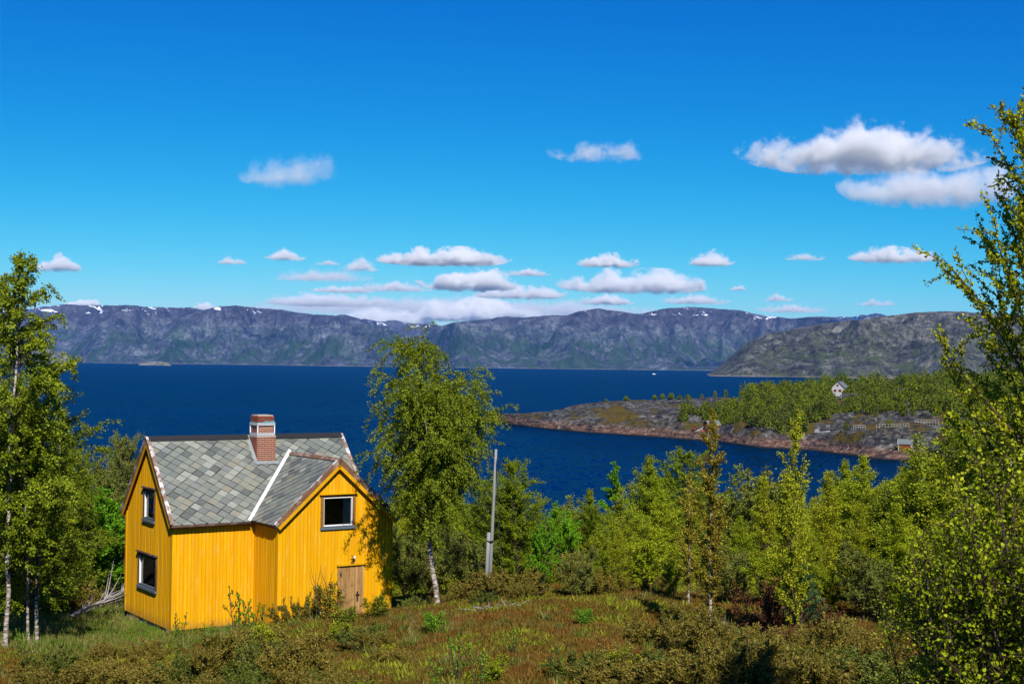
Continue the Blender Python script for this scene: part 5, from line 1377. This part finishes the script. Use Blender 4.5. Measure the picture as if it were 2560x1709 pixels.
# ------------------------------------------------------------------ woodland and single trees on the peninsula
def inpoly(x, y, poly):
    ins = False; n = len(poly)
    for i in range(n):
        (x1, y1), (x2, y2) = poly[i], poly[(i + 1) % n]
        if (y1 > y) != (y2 > y) and x < (x2 - x1) * (y - y1) / (y2 - y1) + x1: ins = not ins
    return ins
WOOD = [(1552, 978), (1570, 948), (1640, 952), (1690, 935), (1730, 915), (1780, 905), (1850, 898), (1900, 892), (2000, 888), (2100, 884), (2200, 878), (2300, 872), (2400, 860), (2480, 860), (2480, 985), (2300, 985), (2180, 968), (2100, 955), (1980, 962), (1900, 976), (1850, 992), (1750, 1002), (1690, 996), (1660, 985)]
def far_tree(rng, p, h, w, n, leaf):
    """one far crown of leaf clumps with a thin trunk"""
    c = rng.normal(size=(n, 3)); c = unit(c) * rng.uniform(.35, 1, (n, 1)) ** .5
    lump = 1 + .25 * np.sin(c[:, 0:1] * 5 + p[0]) * np.sin(c[:, 1:2] * 4 + p[1])
    c = c * lump * np.array([w, w, h * .46]) ; c[:, :2] *= (1.05 - .45 * (c[:, 2:3] / (h * .5) * .5 + .5)); c[:, 2] += h * .54
    return blades(rng, c + np.array(p), leaf, .9, 0)
rngw = np.random.default_rng(5); VV = []; FF = []; o_ = 0; nw_ = 0
TRK = []
while nw_ < 1800:
    sx = rngw.uniform(1540, 2480) * DS; dn = float(pen_shore(sx)); cd = float(np.interp(sx, CR_X, CR_D)); D = dn + rngw.uniform(.12, 1.35) * cd
    z = float(pen_z(sx, D)); dyv = (yhor(sx) + (CAM_Z - z) / D * FPX) / DS
    if not inpoly(sx / DS, dyv, WOOD) and not (D > dn + cd and sx > 1700 * DS): nw_ += .2; continue
    if z < 2: continue
    if vnoise(sx / 60., D / 22., 91) < .28: continue
    hidden = abs(sx / DS - 1930) < 36 and float(pen_shore(1922 * DS)) + .40 * float(np.interp(1922 * DS, CR_X, CR_D)) < D < float(pen_shore(1922 * DS)) + .88 * float(np.interp(1922 * DS, CR_X, CR_D))
    h = 3.5 + 6.0 * rngw.uniform(0, 1) ** 1.4 * (.75 if sx < 1700 * DS else 1) * (.55 if hidden else 1); x = (sx - 1280) / FPX * D + ROLL * (dyv * DS - 854.5) / FPX * D
    V_, F_ = far_tree(rngw, (x, D, z - .3), h, h * rngw.uniform(.30, .42), 200, .75)
    VV.append(V_); FF.append(F_ + o_); o_ += len(V_); nw_ += 1
def mk_far_leaf():
    m = NM('far_wood_leaf'); g = m.n('NewGeometry'); k = m.noise(.13, 2, g.outputs['Position']); k2 = m.noise(.05, 3, g.outputs['Position'])
    c = m.ramp(m.math('ADD', m.math('MULTIPLY', g.outputs['Random Per Island'], .35), m.math('MULTIPLY', k, .75)), [(.3, (.045, .075, .005)), (.5, (.115, .155, .008)), (.7, (.21, .235, .012)), (.85, (.15, .12, .02))])
    c = m.mix(m.maprange(k2, .5, .68), c, (.10, .12, .02))
    return m.surf(m.n('MixShader', {0: .25, 1: m.pbr(c, .7, None, .05), 2: m.n('BsdfTranslucent', {'Color': c})}))
M['leaf_far'] = mk_far_leaf()
wood = obj('woodland', mesh_np('woodland', np.concatenate(VV), np.concatenate(FF)), M['leaf_far'])
tag(wood, 'green birch wood covering the rise of the peninsula', None, kind='stuff')

def pen_col(dx_, t):
    sx = dx_ * DS; D = float(pen_shore(sx)) + t * float(np.interp(sx, CR_X, CR_D)); z = float(pen_z(sx, D)); sy = yhor(sx) + (CAM_Z - z) / D * FPX
    return Vector((ray(sx, sy).x * D, D, z))
fm = {}
for key, hh, ww_, mt in (('far_round', 5.0, 1.6, M['leaf_far']), ('far_pine', 8.0, 1.9, M['leaf_dark']), ('far_shrub', 2.2, 1.3, M['leaf_far'])):
    V_, F_ = far_tree(np.random.default_rng(len(key)), (0, 0, 0), hh, ww_, 420, .42); me = mesh_np(key + '_crown', V_, F_); me.materials.append(mt)
    tv, tf = tubes([(np.array([[0, 0, -.4], [0, 0, hh * .5], [0, 0, hh * .9]]), [.12, .09, .03])], 6); tm = mesh_np(key + '_trunk', tv, tf, True); tm.materials.append(M['bark_dark'])
    PROTO[key] = ([('trunk', tm), ('crown', me)], hh)
FT = [('far_pine', 1884, .80, 10.5, 'big dark tree left of the white house across the bay'), ('far_pine', 1866, .78, 9.0, 'dark tree left of the biggest one beside the white house'), ('far_round', 1762, 1.0, 8.0, 'round dark tree standing up on the peninsula skyline'),
 ('far_round', 1726, 1.0, 5.0, 'tree left of the round dark one on the peninsula skyline'), ('far_shrub', 1436, 1.0, 2.4, 'lone low pine on the bare rock crest'), ('far_shrub', 1442, .93, 1.6, 'bush beside the lone low pine on the rock crest'),
 ('far_shrub', 1390, .9, 1.4, 'small bush on the rock slope near the tip'), ('far_shrub', 1502, 1.0, 2.6, 'first bush of the row on the rocky crest'), ('far_shrub', 1520, 1.0, 2.6, 'second bush of the row on the rocky crest'),
 ('far_shrub', 1540, .98, 3.2, 'darkest bush of the row on the rocky crest'), ('far_shrub', 1560, 1.0, 2.4, 'bush right of the darkest one on the crest'), ('far_shrub', 1578, 1.0, 2.8, 'bush near the bare summit rock'),
 ('far_round', 1610, 1.1, 4.0, 'bush at the left edge of the peninsula wood'), ('far_round', 1640, 1.1, 4.5, 'tree behind the bare summit rock'), ('far_round', 1665, 1.1, 5.0, 'tree behind the right end of the summit rock'),
 ('far_round', 1940, .22, 4.6, 'single round bush among the shore rocks by the boardwalk'), ('far_shrub', 2040, .22, 2.4, 'low bush on the rocks above the boathouse'), ('far_shrub', 1960, .36, 2.4, 'low bush beside the left boardwalk')]
for i, (k, x, t, h_, lb) in enumerate(FT): plant(k, 'pine_tree' if 'pine' in k else 'broadleaf_tree' if 'round' in k else 'shrub', pen_col(x, t), h_, lb, 'tree' if 'shrub' not in k else 'bush', 'single trees on the peninsula')

# ------------------------------------------------------------------ buildings on the peninsula
M['white_wall'] = mk_plank('white_board_wall', (.50, .53, .57), (.4, .4, .4), .4)
M['red_wall'] = mk_plank('red_board_wall', (.20, .045, .02), (.2, .1, .08), .4)
M['tin_roof'] = m_plain('grey_tin_roof', (.13, .15, .15), .6, .2, 2)
M['dark_roof'] = m_plain('dark_felt_roof', (.035, .037, .045), .6, .25, 2)
M['red_paint'] = m_plain('red_paint', (.30, .03, .02), .6)
M['orange'] = m_plain('orange_paint', (.75, .20, .09), .6)
def cabin(name, loc, label, w, l, eh, rise, yaw_, wallm, roofm, trimm, wins=(), chimney=False, door=None):
    """gabled house: gable face at y = 0 (towards -y), ridge along +y"""
    r = thing(name, loc, label, 'house', rz=yaw_)
    MB().prism([Vector((-w / 2, 0, -1.2)), Vector((w / 2, 0, -1.2)), Vector((w / 2, 0, eh)), Vector((0, 0, eh + rise)), Vector((-w / 2, 0, eh))], (0, l, 0)).build('wall', wallm, r)
    k = rise / (w / 2); oh = .3
    for s in (-1, 1):
        rf_ = MB().prism([Vector((0, -oh, eh + rise + .03)), Vector((s * (w / 2 + oh), -oh, eh - k * oh + .03)), Vector((s * (w / 2 + oh), -oh, eh - k * oh + .15)), Vector((0, -oh, eh + rise + .15))], (0, l + 2 * oh, 0)).build('roof', roofm, r)
        for y0 in (-oh - .05, l + oh + .002):
            MB().prism([Vector((0, y0, eh + rise - .06)), Vector((s * (w / 2 + oh), y0, eh - k * oh - .06)), Vector((s * (w / 2 + oh), y0, eh - k * oh + .18)), Vector((0, y0, eh + rise + .18))], (0, .048, 0)).build('barge_board', trimm, rf_)
        for y0 in (-.02, l - .10): MB().box((s * w / 2 - .06, y0, -1.1), (s * w / 2 + .06, y0 + .12, eh - .1)).build('corner_board', trimm, r)
    for (face, u, z, ww_, hh_, fmt) in wins:
        if face == 'g': a, b = Vector((u - ww_ / 2, -.05, z)), Vector((u + ww_ / 2, .0, z + hh_))
        else: a, b = Vector((w / 2, u - ww_ / 2, z)), Vector((w / 2 + .05, u + ww_ / 2, z + hh_))
        fr_ = MB().box(a, b).build('window', fmt, r)
        m_ = (b - a); a2 = a + m_ * .14; b2 = b - m_ * .14
        if face == 'g': a2.y = -.06; b2.y = -.045
        else: a2.x = w / 2 + .045; b2.x = w / 2 + .06
        MB().box(a2, b2).build('pane', M['sill'] if fmt is not M['red_paint'] else M['dark_metal'], fr_)
    if chimney: MB().box((-.35, l * .35, eh + rise - .5), (.35, l * .35 + .6, eh + rise + 1.1)).build('chimney', M['dark_roof'], r)
    return r
wh = pen_col(1922, .86); wh.z -= .2
cabin('white_house', wh, 'white house with grey roof and red windows above the bay', 6.2, 7.5, 4.6, 2.9, math.atan2(-.5, .87) + .0, M['white_wall'], M['tin_roof'], M['fascia'],
      [('g', -.2, 5.0, 1.0, 1.1, M['red_paint']), ('g', 1.0, 2.4, 1.5, 1.2, M['red_paint']), ('g', -1.4, 2.4, 1.3, 1.2, M['red_paint']), ('s', 4.8, 2.4, 1.2, 1.2, M['red_paint'])], True)
sh = pen_col(1972, .70); sh.z -= 1.2
cabin('shed', sh, 'low shed with dark felt roof right of the white house', 4.0, 8.0, 2.4, 1.9, math.radians(78), M['red_wall'], M['dark_roof'], M['white'], [])
rh = pen_hit(1620, 990); rh.z += .5
cabin('red_hut', rh, 'small red hut at the shore behind the bronze birch', 3.6, 6.2, 2.5, 1.7, math.radians(-62), M['red_wall'], M['tin_roof'], M['fascia'],
      [('g', .3, .9, .9, 1.1, M['white']), ('s', 3.0, .9, 1.1, 1.0, M['white'])])
bh = pen_hit(2092, 1030); bh.z += .4
cabin('boathouse', bh, 'small boathouse with grey roof, red walls and white trim', 3.0, 4.4, 1.5, 1.4, math.radians(68), M['red_wall'], M['tin_roof'], M['white'], [('g', 0, .2, 1.4, 1.5, M['white'])])

def boardwalk(label, a, b, posts=9):
    a = a + Vector((0, 0, .5)); b = b + Vector((0, 0, .5)); d = b - a
    r = thing('boardwalk', a, label, 'boardwalk', 'boardwalks on the rocks')
    MB().bar((0, 0, 0), d, 1.2, .12).build('deck', M['dead_wood'], r)
    for i in range(posts):
        p = d * (i / (posts - 1)); MB().bar(p + Vector((0, -.55, -1.0)), p + Vector((0, -.55, 1.0)), .12, .12, (0, 1, 0)).build('post', M['dead_wood'], r)
    MB().bar(Vector((0, -.55, .95)), d + Vector((0, -.55, .95)), .1, .12).build('rail', M['dead_wood'], r)
    return r
boardwalk('long grey boardwalk with railing on the shore rocks', pen_hit(2010, 982), pen_hit(2084, 981), 12)
boardwalk('short grey boardwalk left of the long one', pen_hit(1957, 984), pen_hit(1984, 983), 6)
boardwalk('upper grey boardwalk towards the right trees', pen_hit(2098, 970), pen_hit(2152, 974), 9)
pl = thing('pallet_stack', pen_hit(1874, 992), 'stack of pale pallets and boards on the rocks', 'pallets')
for i in range(5): MB().box((-1.2 + .1 * i, -.5, .1 + i * .28), (1.1 - .12 * i, .6, .24 + i * .28)).build('pallet', M['grey_board'], pl)
for i in range(3): MB().bar((1.2, -.2 + .2 * i, .3), (5.2, -.2 + .25 * i, .5 + .1 * i), .25, .12).build('plank', M['grey_board'], pl)
dw = pen_hit(1602, 989); dwt = thing('driftwood_pile', dw, 'pile of grey timbers and scrap left of the red hut', 'timber')
for i in range(10):
    a_ = rg.uniform(-.6, .6); MB().bar((rg.uniform(-1.5, 1), rg.uniform(-.5, .5), .1), (rg.uniform(-.5, 2.2), rg.uniform(-.4, .4), rg.uniform(.5, 1.9)), .18, .14).build('timber', M['grey_board'], dwt)
for k, (x, lb) in enumerate(((1607.5, 'left orange post beside the red hut'), (1610.5, 'right orange post beside the red hut'))):
    p = pen_hit(x, 990); o = MB().tube([(0, 0, -.2), (0, 0, 1.0), (0, 0, 1.08)], [.22, .22, .1], 8).build('orange_post', M['orange'], None, True); o.location = p; tag(o, lb, 'post', 'orange posts by the hut')
p = pen_hit(1592, 988); o = MB().tube([(-.7, 0, .45), (-.68, 0, .45), (.68, 0, .5), (.7, 0, .5)], [.2, .5, .5, .2], 12).build('barrel', M['red_wall'], None, True); o.location = p; tag(o, 'rust-brown barrel lying on the rock left of the red hut', 'barrel')

# a motor boat far out on the fjord
bx_ = ray(1500 * DS, 858.5 * DS); bD = CAM_Z / -bx_.z
bt = thing('motor_boat', (bx_.x * bD, bD, 0), 'tiny white motor boat far out on the fjord', 'boat')
MB().prism([Vector((-6, -1.6, .3)), Vector((4, -1.6, .3)), Vector((7.5, 0, .5)), Vector((4, 1.6, .3)), Vector((-6, 1.6, .3))], (0, 0, 1.6)).build('hull', M['white'], bt)
MB().prism([Vector((-3, -1.2, 1.9)), Vector((2, -1.2, 1.9)), Vector((1.2, -1.0, 3.8)), Vector((-2.6, -1.0, 3.8))], (0, 2.2, 0)).build('cabin', M['white'], bt)
